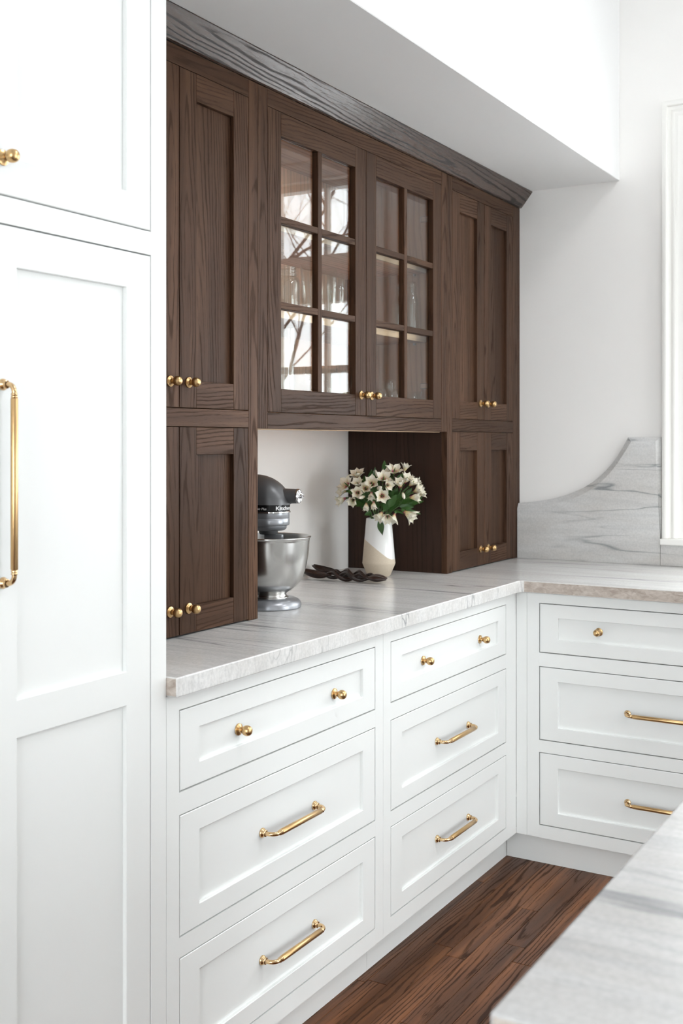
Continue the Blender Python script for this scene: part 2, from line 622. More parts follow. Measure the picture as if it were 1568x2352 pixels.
def lathe(profile, seg=32, cap=True):
    bm = bmesh.new()
    rings = []
    for r, z in profile:
        if r < 1e-6:
            rings.append([bm.verts.new((0, 0, z))])
        else:
            rings.append([bm.verts.new((r * cos(2 * pi * k / seg), r * sin(2 * pi * k / seg), z)) for k in range(seg)])
    for a_, b_ in zip(rings, rings[1:]):
        for k in range(seg):
            k2 = (k + 1) % seg
            if len(a_) == 1 and len(b_) == 1:
                continue
            if len(a_) == 1:
                bm.faces.new((a_[0], b_[k], b_[k2]))
            elif len(b_) == 1:
                bm.faces.new((a_[k], b_[0], a_[k2]))
            else:
                bm.faces.new((a_[k], b_[k], b_[k2], a_[k2]))
    return bm


def add_tube(bm, pts, radii, seg=10, caps=True):
    pts = [Vector(p) for p in pts]
    if not isinstance(radii, (list, tuple)):
        radii = [radii] * len(pts)
    up = None
    rings = []
    for i, p in enumerate(pts):
        t = (pts[min(i + 1, len(pts) - 1)] - pts[max(i - 1, 0)]).normalized()
        if up is None:
            up = Vector((0, 0, 1)) if abs(t.z) < 0.9 else Vector((1, 0, 0))
        n = (up - t * up.dot(t)).normalized()
        up = n
        c = t.cross(n)
        rings.append([bm.verts.new(p + (n * cos(2 * pi * k / seg) + c * sin(2 * pi * k / seg)) * radii[i]) for k in range(seg)])
    for a_, b_ in zip(rings, rings[1:]):
        for k in range(seg):
            k2 = (k + 1) % seg
            bm.faces.new((a_[k], a_[k2], b_[k2], b_[k]))
    if caps:
        bm.faces.new(rings[0][::-1])
        bm.faces.new(rings[-1])


# ------------------------------------------------------------------ room numbers (metres)
Z_CT, Z_CB = 0.914, 0.876            # worktop top / underside
Y_BASE, Y_UP, Y_WALL = 1.365, 1.615, 2.000
X_PAN, X_END = 1.6447, 4.05
X_EC = 3.3925                        # front of the end run
Z_SOF, Y_SOF = 2.3165, 1.225
Z_CEIL = 3.25
XW, YS = -2.6, -3.4                  # the two walls behind the viewer

# ------------------------------------------------------------------ structure
def wall(name, boxes, mat='wall'):
    bm = bmesh.new()
    for b_ in boxes:
        add_box(bm, *b_)
    return struct(link(name, finish(bm, name, mat)))


floor = struct(box('floor', (XW - .15, X_END + .2, YS - .15, Y_WALL + .15, -0.12, -0.012), 'floor', None, 0))
wall('wall_back', [(XW - .15, X_END + .2, Y_WALL, Y_WALL + .15, -0.012, Z_CEIL)])
wall('ceiling', [(XW - .15, X_END + .2, YS - .15, Y_WALL + .15, Z_CEIL, Z_CEIL + .15)], 'ceil')
WY0, WY1, WZ0, WZ1 = -1.15, 0.985, 1.012, 2.495          # opening of the window in the end wall
wall('wall_right', [(X_END, X_END + .17, YS, WY0, -0.012, Z_CEIL), (X_END, X_END + .17, WY1, Y_WALL, -0.012, Z_CEIL),
                    (X_END, X_END + .17, WY0, WY1, -0.012, WZ0), (X_END, X_END + .17, WY0, WY1, WZ1, Z_CEIL)])
FX = [(-2.00, -1.45), (2.10, 3.90)]
FZ0, FZ1 = 0.03, 2.45
wall('wall_front', [(XW, FX[0][0], YS - .15, YS, -0.012, Z_CEIL), (FX[0][1], FX[1][0], YS - .15, YS, -0.012, Z_CEIL), (FX[1][1], X_END, YS - .15, YS, -0.012, Z_CEIL)] +
     [(a_, b_, YS - .15, YS, z0, z1) for a_, b_ in FX for z0, z1 in ((-0.012, FZ0), (FZ1, Z_CEIL))])
LY0, LY1, LZ0, LZ1 = -1.0, 1.2, 0.03, 2.65
wall('wall_left', [(XW - .15, XW, YS, LY0, -0.012, Z_CEIL), (XW - .15, XW, LY1, Y_WALL, -0.012, Z_CEIL),
                   (XW - .15, XW, LY0, LY1, -0.012, LZ0), (XW - .15, XW, LY0, LY1, LZ1, Z_CEIL)])
struct(box('ceiling_soffit', (XW, X_END, Y_SOF, Y_WALL, Z_SOF, Z_CEIL), 'ceil', None, 0.002))


# floor strips in the aisle
k = 0
y = 1.223 + 4 * 0.055
while y > 0.25:
    x = -0.9 - rnd.uniform(0, 0.9)
    while x < 3.438:
        ln = rnd.uniform(0.7, 1.6)
        x1 = min(x + ln, 3.46)
        if x1 > 3.40:
            x1 = 3.46
        if x1 > -0.6:
            board('plank', (max(x, -0.9) + .0004, x1 - .0004, y - 0.055 + .0004, y - .0004, -0.0119, rnd.uniform(-0.0003, 0.0002)), 0, 'floor', floor, 0.0009)
        x = x1
        if x1 >= 3.46:
            break
    y -= 0.055


# window in the end wall: lower double-hung pair under a deep transom bar
def window_frame():
    X0, X1 = X_END + 0.045, X_END + 0.10
    bm = bmesh.new()
    t = 0.028
    # jambs lining the opening, a post between the two units, a transom beam
    add_box(bm, X_END + .001, X_END + .168, WY1 - .018, WY1, WZ0, WZ1)
    add_box(bm, X_END + .001, X_END + .168, WY0, WY0 + .018, WZ0, WZ1)
    add_box(bm, X_END + .001, X_END + .168, WY0 + .018, WY1 - .018, WZ1 - .018, WZ1)
    posts = [(0.405, 0.453), (-0.107, -0.059), (-0.619, -0.571)]
    for p, q in posts:
        add_box(bm, X_END + .02, X_END + .15, p, q, WZ0, WZ1 - .018)
    ys = [WY1 - .018] + [v for pq in posts for v in pq[::-1]] + [WY0 + .018]
    units = [(ys[i + 1], ys[i]) for i in range(0, len(ys), 2)]
    for a_, b_ in units:
        add_box(bm, X_END + .02, X_END + .15, a_, b_, 1.985, 2.135)
        add_box(bm, X0 - .02, X1 + .02, a_, b_, WZ0, WZ0 + .03)
    w = struct(link('window_1', finish(bm, 'window_1', 'trim')))
    for a_, b_ in units:
        for z0, z1, nm in ((WZ0 + .03, 1.985, 'sash'), (2.135, WZ1 - .018, 'transom_sash')):
            bm = bmesh.new()
            add_box(bm, X0, X1, a_, a_ + t, z0, z1, .001)
            add_box(bm, X0, X1, b_ - t, b_, z0, z1, .001)
            add_box(bm, X0, X1, a_ + t, b_ - t, z0, z0 + t, .001)
            add_box(bm, X0, X1, a_ + t, b_ - t, z1 - t, z1, .001)
            c = a_ + (b_ - a_) * .54
            add_box(bm, X0 + .01, X1 - .01, c - .008, c + .008, z0 + t, z1 - t, .001)
            if nm == 'sash':
                add_box(bm, X0, X1, a_ + t, b_ - t, 1.655, 1.685, .001)
            s = link(nm, finish(bm, nm, 'trim'), w)
            box('pane', (X0 + .026, X0 + .029, a_ + t - .004, b_ - t + .004, z0 + t - .004, z1 - t + .004), 'pane', s, 0)
    # stool (sill)
    bm = bmesh.new()
    add_box(bm, X_END - .045, X_END + .0195, WY0 - .082, 1.0675, 0.990, 1.0118, .004, 2)
    link('window_sill', finish(bm, 'window_sill', 'trim'), w)
    # moulded casing, mitred at the top corners
    prof = [(0, 0), (0, .030), (.003, .032), (.015, .032), (.018, .030), (.020, .020), (.024, .018), (.031, .018),
            (.034, .021), (.040, .022), (.046, .019), (.051, .013), (.055, .011), (.080, .011), (.084, .007), (.088, .005), (.088, 0)]
    bm = bmesh.new()
    YL, YR, ZT = 1.0635, WY0 - .0785, 2.574
    paths = []
    for d, tt in prof:
        X = X_END - tt
        paths.append([bm.verts.new(c) for c in ((X, YL - d, 1.0122), (X, YL - d, ZT - d), (X, YR + d, ZT - d), (X, YR + d, 1.0122))])
    for a_, b_ in zip(paths, paths[1:]):
        for i in range(3):
            bm.faces.new((a_[i], a_[i + 1], b_[i + 1], b_[i]))
    for i in (0, 3):
        bm.faces.new([p[i] for p in paths])
    link('casing', finish(bm, 'casing', 'trim', smooth=True), w)
    return w


window_frame()
for n, (a_, b_) in enumerate(FX):
    bm = bmesh.new()
    for x0, x1, z0, z1 in ((a_, a_ + .06, FZ0, FZ1), (b_ - .06, b_, FZ0, FZ1), (a_, b_, FZ0, FZ0 + .06), (a_, b_, FZ1 - .06, FZ1), ((a_ + b_) / 2 - .035, (a_ + b_) / 2 + .035, FZ0, FZ1), (a_, b_, 1.9, 1.96)):
        add_box(bm, x0, x1, YS - .10, YS - .04, z0, z1)
    w = struct(link('window_%d' % (n + 2), finish(bm, 'window', 'trim')))
    box('pane', (a_ + .05, b_ - .05, YS - .072, YS - .068, FZ0 + .05, FZ1 - .05), 'pane', w, 0)
bm = bmesh.new()
for y0, y1, z0, z1 in ((LY0, LY0 + .06, LZ0, LZ1), (LY1 - .06, LY1, LZ0, LZ1), (LY0, LY1, LZ0, LZ0 + .06), (LY0, LY1, LZ1 - .06, LZ1), (.07, .13, LZ0, LZ1)):
    add_box(bm, XW - .10, XW - .04, y0, y1, z0, z1)
w = struct(link('window_4', finish(bm, 'window', 'trim')))
box('pane', (XW - .072, XW - .068, LY0 + .05, LY1 - .05, LZ0 + .05, LZ1 - .05), 'pane', w, 0)

# outdoors
struct(box('ground', (-30, 40, -40, 40, -0.75, -0.45), 'snow', None, 0))


def tree(name, label, base, height, seed):
    r = random.Random(seed)
    trunk, limbs = bmesh.new(), bmesh.new()

    def grow(bm, p, d, ln, rad, depth):
        pts, rr = [p], [rad]
        n = 4
        for i in range(n):
            d = (d + Vector((r.uniform(-.22, .22), r.uniform(-.22, .22), r.uniform(-.12, .16)))).normalized()
            p = p + d * ln / n
            pts.append(p)
            rr.append(rad * (1 - .42 * (i + 1) / n))
            if depth > 0 and i >= 1:
                for q in range(2 if depth > 1 else 1):
                    ax = Vector((r.uniform(-1, 1), r.uniform(-1, 1), r.uniform(-.15, .75))).normalized()
                    nd = (d * .55 + ax * .8).normalized()
                    grow(limbs, p, nd, ln * r.uniform(.5, .72), rr[-1] * r.uniform(.45, .62), depth - 1)
        add_tube(bm, pts, rr, 5 if depth else 4, True)

    grow(trunk, Vector(base), Vector((0, 0, 1)), height * .48, height * .0075, 5)
    t = thing(name, label, 'tree', base)
    link('trunk', finish(trunk, 'trunk', 'bark', smooth='all'), t)
    link('branches', finish(limbs, 'branches', 'bark', smooth='all'), t)


tree('bare_tree', 'bare winter tree outside the window, mirrored in the glass doors', (11.0, -5.0, -.45), 8.5, 5)

# ------------------------------------------------------------------ hardware (shared meshes, axis +z out of the face)
bm = lathe([(0, 0), (.0125, 0), (.0128, .0012), (.0122, .0030), (.0085, .0042), (.0062, .0058), (.0056, .0085), (.0060, .0115), (.0072, .0128),
            (.0090, .0150), (.0104, .0180), (.0110, .0215), (.0108, .0245), (.0098, .0280), (.0080, .0306), (.0055, .0322), (.0028, .0330), (0, .0332)], 28)
KNOB = finish(bm, 'knob', 'brass', smooth=True)


def handle_mesh(cc, rb, proj):
    """bar pull along local x, standing out along +z"""
    bm = bmesh.new()
    for s in (-1, 1):
        x = s * cc / 2
        pr_ = [(0, 0), (.0092, 0), (.0095, .002), (.0086, .0042), (.0066, .0062), (.0060, .0078), (.0068, .0090), (.0066, .0104), (.0052, .0112)]
        l2 = lathe([(a_ * rb / .0052, h) for a_, h in pr_], 20)
        tmp = bpy.data.meshes.new('t')
        l2.to_mesh(tmp)
        l2.free()
        n0 = len(bm.verts)
        bm.from_mesh(tmp)
        bpy.data.meshes.remove(tmp)
        bm.verts.ensure_lookup_table()
        for v in bm.verts[n0:]:
            v.co.x += x
        # elbow
        R = proj * .52
        pts, rr = [(x, 0, .009)], [rb * .80]
        for i in range(9):
            a_ = i / 8 * pi / 2
            pts.append((x - s * (R - R * cos(a_)), 0, proj - R + R * sin(a_)))
            rr.append(rb * .80)
        add_tube(bm, pts, rr, 14)
        # collar beads
        xe = x - s * R
        add_tube(bm, [(xe, 0, proj), (xe - s * .0015, 0, proj), (xe - s * .003, 0, proj), (xe - s * .0045, 0, proj)], [rb * .8, rb * 1.02, rb * 1.02, rb * .85], 16)
        add_tube(bm, [(xe - s * .0045, 0, proj), (xe - s * .0055, 0, proj), (xe - s * .0075, 0, proj), (xe - s * .0085, 0, proj)], [rb * .85, rb * 1.05, rb * 1.05, rb * .9], 16)
    for f in bm.faces:
        f.material_index = 1
    n0 = len(bm.faces)
    xe = cc / 2 - proj * .52 - .0085
    add_tube(bm, [(-xe, 0, proj), (-xe + .0012, 0, proj), (xe - .0012, 0, proj), (xe, 0, proj)], [rb * 1.0, rb * 1.14, rb * 1.14, rb * 1.0], 20)
    bm.faces.ensure_lookup_table()
    for f in bm.faces[n0:]:
        f.material_index = 0
    return finish(bm, 'handle', ['brass', 'brass_bright'], smooth=True)


PULL = handle_mesh(.210, .0058, .033)
TALL_PULL = handle_mesh(.3137, .0052, .0265)
# rotations taking local (x, z-out) to each face
R_Y = Matrix(((1, 0, 0), (0, 0, -1), (0, 1, 0)))          # faces -Y, bar along x
R_YV = Matrix(((0, -1, 0), (0, 0, -1), (1, 0, 0)))        # faces -Y, bar along z
R_X = Matrix(((0, 0, -1), (-1, 0, 0), (0, 1, 0)))         # faces -X, bar along y


def face_knob(parent, pos, rot=R_Y):
    inst('knob', KNOB, parent, pos, rot)


# ------------------------------------------------------------------ painted shaker fronts
def shaker(bm, P, u0, u1, z0, z1, stile, rail, depth=0.0085, thick=0.02, mids=()):
    """a framed panel in the plane described by P(u, d, z) with d>0 going into the cabinet"""
    def quad(a_, b_, c, d):
        bm.faces.new([bm.verts.new(P(*q)) for q in (a_, b_, c, d)])
    e = 0.0012
    us = [u0, u0 + stile, u1 - stile, u1]
    zs = [z0, z0 + rail] + [q for m_ in mids for q in m_] + [z1 - rail, z1]
    # outer rim (softly eased), frame face, recess walls, panels
    def ring(o, i, do, di):
        (a0, a1, b0, b1), (c0, c1, d0, d1) = o, i
        quad((a0, do, b0), (a1, do, b0), (c1, di, d0), (c0, di, d0))
        quad((a1, do, b0), (a1, do, b1), (c1, di, d1), (c1, di, d0))
        quad((a1, do, b1), (a0, do, b1), (c0, di, d1), (c1, di, d1))
        quad((a0, do, b1), (a0, do, b0), (c0, di, d0), (c0, di, d1))
    ring((u0, u1, z0, z1), (u0, u1, z0, z1), thick, e)
    ring((u0, u1, z0, z1), (u0 + e, u1 - e, z0 + e, z1 - e), e, 0)
    ui0, ui1 = us[1], us[2]
    quad((u0 + e, 0, z0 + e), (ui0, 0, z0 + e), (ui0, 0, z1 - e), (u0 + e, 0, z1 - e))
    quad((ui1, 0, z0 + e), (u1 - e, 0, z0 + e), (u1 - e, 0, z1 - e), (ui1, 0, z1 - e))
    zz = [z0 + e] + zs[1:-1] + [z1 - e]
    for k_ in range(0, len(zz), 2):
        quad((ui0, 0, zz[k_]), (ui1, 0, zz[k_]), (ui1, 0, zz[k_ + 1]), (ui0, 0, zz[k_ + 1]))
    for k_ in range(1, len(zz) - 1, 2):
        a_, b_ = zz[k_], zz[k_ + 1]
        ring((ui0, ui1, a_, b_), (ui0 + .0012, ui1 - .0012, a_ + .0012, b_ - .0012), 0, .0012)
        ring((ui0 + .0012, ui1 - .0012, a_ + .0012, b_ - .0012), (ui0 + .0012, ui1 - .0012, a_ + .0012, b_ - .0012), .0012, depth)
        quad((ui0 + .0012, depth, a_ + .0012), (ui1 - .0012, depth, a_ + .0012), (ui1 - .0012, depth, b_ - .0012), (ui0 + .0012, depth, b_ - .0012))
    quad((u0, thick, z0), (u1, thick, z0), (u1, thick, z1), (u0, thick, z1))
    bmesh.ops.remove_doubles(bm, verts=bm.verts, dist=1e-5)


PY = lambda u, d, z: (u, Y_BASE + d, z)
PX = lambda u, d, z: (X_EC + d, u, z)
DZ = [(0.684, 0.843), (0.405, 0.641), (0.1335, 0.3665)]
GAP = 0.0027


def drawer(root, P, u0, u1, z0, z1):
    bm = bmesh.new()
    shaker(bm, P, u0 + GAP, u1 - GAP, z0 + GAP, z1 - GAP, 0.0590, 0.0415)
    return link('drawer', finish(bm, 'drawer', 'paint'), root)


def base_cabinet(label, x0, x1, du0, du1):
    root = thing('base_cabinet', label, 'cabinet', ((x0 + x1) / 2, 1.68, 0), 'white base cabinets')
    # face frame
    bm = bmesh.new()
    f0, f1 = Y_BASE, Y_BASE + .02
    add_box(bm, x0, du0, f0, f1, .0935, Z_CB - .0005, .0008)
    add_box(bm, du1, x1, f0, f1, .0935, Z_CB - .0005, .0008)
    zs = [.0935, DZ[2][0], DZ[2][1], DZ[1][0], DZ[1][1], DZ[0][0], DZ[0][1], Z_CB - .0005]
    for a_, b_ in zip(zs[0::2], zs[1::2]):
        add_box(bm, du0 - .001, du1 + .001, f0 + .0001, f1, a_, b_, 0)
    link('face_frame', finish(bm, 'face_frame', 'paint'), root)
    # box behind, dark inside the gaps
    bm = bmesh.new()
    add_box(bm, x0 + .001, x1 - .001, f1 + .0035, Y_WALL - .004, .0935, Z_CB - .004)
    link('carcass', finish(bm, 'carcass', 'dark'), root)
    bm = bmesh.new()
    add_box(bm, x0, x1 + (.0365 if x1 > 3 else 0), 1.4135, 1.43, .0, .0935)
    link('toe_kick', finish(bm, 'toe_kick', 'paint'), root)
    for i, (z0, z1) in enumerate(DZ):
        d = drawer(root, PY, du0, du1, z0, z1)
        zc = (z0 + z1) / 2 + .0015
        yk = Y_BASE + .0085
        if i == 0:
            for t_ in (.262, .758):
                face_knob(d, (du0 + (du1 - du0) * t_, yk, zc - .005))
        else:
            inst('handle', PULL, d, ((du0 + du1) / 2 + .0065, yk, zc - .0050), R_Y)
    return root


base_cabinet('white three-drawer base cabinet beside the tall pantry', X_PAN + .0008, 2.4977, 1.6834, 2.4571)
base_cabinet('white three-drawer base cabinet running into the room corner', 2.4987, X_EC, 2.5379, 3.3086)

# end run under the window
root = thing('base_cabinet', 'white base cabinet under the window, drawers facing left, seen past the stone counter', 'cabinet', (3.72, .2, 0), 'white base cabinets')
YE0, YE1 = -1.0, 1.3277
EU = (0.505, 1.2870)
bm = bmesh.new()
add_box(bm, X_EC, X_EC + .02, EU[1], YE1, .0935, Z_CB - .0005, .0008)
add_box(bm, X_EC, X_EC + .02, 0.425, EU[0], .0935, Z_CB - .0005, .0008)
zs = [.0935, DZ[2][0], DZ[2][1], DZ[1][0], DZ[1][1], DZ[0][0], DZ[0][1], Z_CB - .0005]
for a_, b_ in zip(zs[0::2], zs[1::2]):
    add_box(bm, X_EC + .0001, X_EC + .02, EU[0] - .001, EU[1] + .001, a_, b_, 0)
add_box(bm, X_EC, X_EC + .02, -0.96, 0.425, .0935, .1335, 0)
add_box(bm, X_EC, X_EC + .02, -0.96, 0.425, .843, Z_CB - .0005, 0)
add_box(bm, X_EC, X_EC + .02, YE0, -0.96, .0935, Z_CB - .0005, 0)
link('face_frame', finish(bm, 'face_frame', 'paint'), root)
box('filler', (X_EC + .0002, X_EC + .02, YE1 + .0006, Y_BASE - .0002, .0935, Z_CB - .0005), 'paint', root, .0006)
box('carcass', (X_EC + .0235, X_END - .004, YE0 + .002, YE1, .0935, Z_CB - .004), 'dark', root, 0)
box('toe_kick', (3.430, 3.445, YE0, 1.4125, 0, .0935), 'paint', root, 0)
for i, (z0, z1) in enumerate(DZ):
    d = drawer(root, PX, EU[0], EU[1], z0, z1)
    zc = (z0 + z1) / 2 + .0015
    if i == 0:
        for t_ in (.247, .753):
            face_knob(d, (X_EC + .0085, EU[1] - (EU[1] - EU[0]) * t_, zc), R_X)
    else:
        inst('handle', PULL, d, (X_EC + .0085, 0.8985, zc - .0020), R_X)
for y0, y1, yk in ((-0.266, 0.425, -0.215), (-0.96, -0.270, -0.32)):
    bm = bmesh.new()
    shaker(bm, PX, y0 + GAP, y1 - GAP, .1335 + GAP, .843 - GAP, .059, .06)
    d = link('door', finish(bm, 'door', 'paint'), root)
    face_knob(d, (X_EC, yk, .76), R_X)

# ------------------------------------------------------------------ tall pantry at the left
root = thing('pantry_cabinet', 'tall white pantry cabinet with brass pull filling the left edge', 'cabinet', (1.185, 1.68, 0))
PXL = 0.7253
bm = bmesh.new()
f0, f1 = Y_BASE, Y_BASE + .02
DXL, DXM, DXR = 0.7690, 1.2050, 1.6009
add_box(bm, PXL, DXL, f0, f1, .0935, Z_SOF - .001, .0008)
add_box(bm, DXR, X_PAN, f0, f1, .0935, Z_SOF - .001, .0008)
for a_, b_ in ((.0935, .1335), (1.7038, 1.7466), (2.262, Z_SOF - .001)):
    add_box(bm, DXL - .001, DXR + .001, f0 + .0001, f1, a_, b_, 0)
link('face_frame', finish(bm, 'face_frame', 'paint'), root)
bm = bmesh.new()
add_box(bm, PXL + .004, X_PAN - .004, f1 + .0035, Y_WALL - .004, .0935, Z_SOF - .004)
link('carcass', finish(bm, 'carcass', 'dark'), root)
for xs in ((PXL, PXL + .0035), (X_PAN - .0035, X_PAN)):
    box('side_panel', (xs[0], xs[1], f1, Y_WALL - .003, .0935, Z_SOF - .001), 'paint', root, 0)
box('toe_kick', (PXL, X_PAN, 1.4135, 1.43, 0, .0935), 'paint', root, 0)
for x0, x1, xk in ((1.2070, DXR, 1.2440), (DXL, 1.2070, 1.170)):
    bm = bmesh.new()
    shaker(bm, PY, x0 + GAP * .7, x1 - GAP * .7, .1335 + GAP, 1.7038 - GAP, .0645, .0635, mids=((.8822, .9423),))
    d = link('door', finish(bm, 'door', 'paint'), root)
    inst('handle', TALL_PULL, d, (xk, Y_BASE, 1.2912), R_YV)
    bm = bmesh.new()
    shaker(bm, PY, x0 + GAP * .7, x1 - GAP * .7, 1.7466 + GAP, 2.262 - GAP, .0645, .0600)
    d = link('door', finish(bm, 'door', 'paint'), root)
    face_knob(d, (xk, Y_BASE, 1.8068))


# ------------------------------------------------------------------ stone
def gstone(dx, dy, dz, kind='top'):
    if kind == 'top':
        return lambda c: (c[1] + dy, c[0] + dx, c[2] + dz)
    return lambda c: (c[1] + dy, c[2] + dz, c[0] + dx)


def slab(poly, z0, z1, bev):
    bm = bmesh.new()
    vs = [bm.verts.new((x, y, z0)) for x, y in poly]
    f = bm.faces.new(vs)
    r = bmesh.ops.extrude_face_region(bm, geom=[f])
    for v in r['geom']:
        if isinstance(v, bmesh.types.BMVert):
            v.co.z = z1
    bmesh.ops.recalc_face_normals(bm, faces=bm.faces)
    es = [e for e in bm.edges]
    bmesh.ops.bevel(bm, geom=es, offset=bev, segments=2, affect='EDGES', profile=0.5)
    return bm


YF = 1.340
XF = 3.3675
bm = slab([(X_PAN + .0005, YF), (XF - .012, YF), (XF, YF - .012), (XF, -1.02), (X_END - .003, -1.02), (X_END - .003, Y_WALL - .003), (X_PAN + .0005, Y_WALL - .003)], Z_CB, Z_CT, .0025)
for f in bm.faces:
    f.normal_update()
    if f.normal.x < -.95:
        f.material_index = 1
tag(link('countertop', finish(bm, 'countertop', ['stone', 'cleft'], gstone(0.37, 1.3, .2))), 'grey veined stone countertop turning the corner below the dark wood cabinets', 'countertop')

# backsplash: a slab with a swooping, widely chamfered edge, and the low strip under the sill
outer = [(1.6130, 1.1230), (1.56, 1.1285), (1.5086, 1.1365), (1.467, 1.1455), (1.4276, 1.1565), (1.390, 1.171), (1.3542, 1.1877), (1.323, 1.207), (1.294, 1.2299), (1.269, 1.2540), (1.2465, 1.2800), (1.228, 1.305), (1.2112, 1.3324), (1.1985, 1.354), (1.1879, 1.3745), (1.0690, 1.3745), (1.0690, 1.0), (1.0690, Z_CT + .0005), (1.6130, Z_CT + .0005)]
inner = [(1.6130, 1.1045), (1.553, 1.1095), (1.4975, 1.1170), (1.456, 1.1265), (1.417, 1.1374), (1.379, 1.152), (1.3441, 1.1685), (1.312, 1.189), (1.2844, 1.2105), (1.259, 1.236), (1.2372, 1.2621), (1.2185, 1.2875), (1.2022, 1.3125), (1.1870, 1.336), (1.1740, 1.3585), (1.0860, 1.3585), (1.0860, 1.0300), (1.0690, Z_CT + .0005), (1.6130, Z_CT + .0005)]
inner[17] = (1.0690, Z_CT + .0005)
bm = bmesh.new()
XB, XS = X_END - .002, X_END - .030
back = [bm.verts.new((XB, y, z)) for y, z in outer]
edge = [bm.verts.new((XS + .012, y, z)) for y, z in outer]
# the right-hand chamfer dies out in a little sweep beside the sill
inn = inner[:16] + [(1.0860, 1.0330), (1.0825, 1.016), (1.0760, 1.002), (1.0690, .9945)] + inner[17:]
fr = [bm.verts.new((XS, y, z)) for y, z in inn]
bm.faces.new(back)
n = len(outer)
for i in range(n):
    j = (i + 1) % n
    bm.faces.new((back[i], edge[i], edge[j], back[j]))
for i in range(15):
    bm.faces.new((edge[i], fr[i], fr[i + 1], edge[i + 1]))
bm.faces.new((edge[15], fr[15], fr[16], fr[17], fr[18], fr[19], edge[16]))
bm.faces.new((edge[16], fr[19], fr[20], edge[17]))
bm.faces.new((edge[17], fr[20], fr[21], edge[18]))
bm.faces.new((edge[18], fr[21], fr[0], edge[0]))
bm.faces.new(fr)
tag(link('backsplash', finish(bm, 'backsplash', 'stone_splash', gstone(.3, 2.1, 0.72, 'splash'))), 'grey stone backsplash with a sweeping S-curve rising to the window casing', 'backsplash')
bm = bmesh.new()
add_box(bm, XS, XB, -1.0, 1.0682, Z_CT + .0005, .9895, .001)
tag(link('backsplash', finish(bm, 'backsplash_strip', 'stone_splash', gstone(.3, 2.1, 0.72, 'splash'))), 'low straight strip of grey stone under the window sill', 'backsplash')

# island
IX0, IX1, IY0, IY1 = 0.806, 2.10, -0.75, 0.3465
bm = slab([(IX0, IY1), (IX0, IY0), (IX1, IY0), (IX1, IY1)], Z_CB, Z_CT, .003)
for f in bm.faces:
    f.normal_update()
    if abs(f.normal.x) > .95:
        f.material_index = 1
tag(link('island_countertop', finish(bm, 'island_countertop', ['stone_shaded', 'cleft'], gstone(5.32, 3.6, .4))), 'pale veined stone island slab, out of focus at the lower right', 'countertop')
root = thing('kitchen_island', 'white painted island base under the pale stone slab in front', 'island', ((IX0 + IX1) / 2, (IY0 + IY1) / 2, 0))
ia_ = (IX0 + .035, IX1 - .035, IY0 + .035, IY1 - .035)
box('carcass', (ia_[0], ia_[1], ia_[2], ia_[3] - .0205, .095, Z_CB - .001), 'paint', root)
box('toe_kick', (ia_[0] + .07, ia_[1] - .07, ia_[2] + .07, ia_[3] - .09, 0, .095), 'paint', root)
for i in range(2):
    a_ = ia_[0] + (ia_[1] - ia_[0]) * i / 2
    b_ = ia_[0] + (ia_[1] - ia_[0]) * (i + 1) / 2
    bm = bmesh.new()
    shaker(bm, lambda u, d, z: (u, ia_[3] - d, z), a_ + .002, b_ - .002, .10, Z_CB - .012, .059, .06)
    link('door', finish(bm, 'door', 'paint'), root)


# ------------------------------------------------------------------ dark oak hutch
def wood_door(root, x0, x1, z0, z1, knob_x, knob_z, st=0.0610, rt=0.0635, rb=0.0620):
    g = 0.0013
    x0, x1, z0, z1 = x0 + g, x1 - g, z0 + g, z1 - g
    y0, y1 = Y_UP, Y_UP + .021
    d = board('door', (x0 + st - .008, x1 - st + .008, y0 + .0115, y0 + .0175, z0 + rb - .008, z1 - rt + .008), 2, 'oak', root, 0)
    for a_, b_ in ((x0, x0 + st), (x1 - st, x1)):
        board('stile', (a_, b_, y0, y1, z0, z1), 2, 'oak', d, .0009)
    for a_, b_ in ((z0, z0 + rb), (z1 - rt, z1)):
        board('rail', (x0 + st, x1 - st, y0 + .0001, y1 - .0005, a_, b_), 0, 'oak', d, .0009)
    face_knob(d, (knob_x, Y_UP, knob_z))
    return d


def tower(name, label, x0, x1, stl, str_, doors, side_mat):
    root = thing(name, label, 'cabinet', ((x0 + x1) / 2, 1.8, Z_CT))
    y0, y1 = Y_UP, Y_UP + .021
    zt = 2.2555
    z0 = Z_CT + .0005
    board('stile', (x0, x0 + stl, y0, y1, z0, zt), 2, 'oak', root)
    board('stile', (x1 - str_, x1, y0, y1, z0, zt), 2, 'oak', root)
    board('rail', (x0 + stl, x1 - str_, y0 + .0001, y1, 2.2115, zt), 0, 'oak', root)
    board('rail', (x0 + stl, x1 - str_, y0 + .0001, y1, 1.3925, 1.4345), 0, 'oak', root)
    box('carcass', (x0 + .02, x1 - .02, y1 + .003, Y_WALL - .003, z0 + .001, 2.2553), 'dark', root, 0)
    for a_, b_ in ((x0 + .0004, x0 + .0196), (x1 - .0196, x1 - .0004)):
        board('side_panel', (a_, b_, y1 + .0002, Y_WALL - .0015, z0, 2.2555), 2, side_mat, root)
    a_, m_, b_ = doors
    for k_, (c, d) in enumerate(((a_, m_), (m_, b_))):
        kx = (m_ - .034) if k_ == 0 else (m_ + .0325)
        wood_door(root, c, d, 1.4345, 2.2115, kx, 1.4938)
        wood_door(root, c, d, .9165, 1.3925, kx, .9755)
    return root


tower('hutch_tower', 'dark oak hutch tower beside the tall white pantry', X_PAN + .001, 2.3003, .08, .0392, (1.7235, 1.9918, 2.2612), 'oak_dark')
tower('hutch_tower', 'dark oak hutch tower standing in the room corner', 3.4003, X_END - .0005, .0415, .068, (3.4417, 3.7112, 3.9815), 'oak_dark')

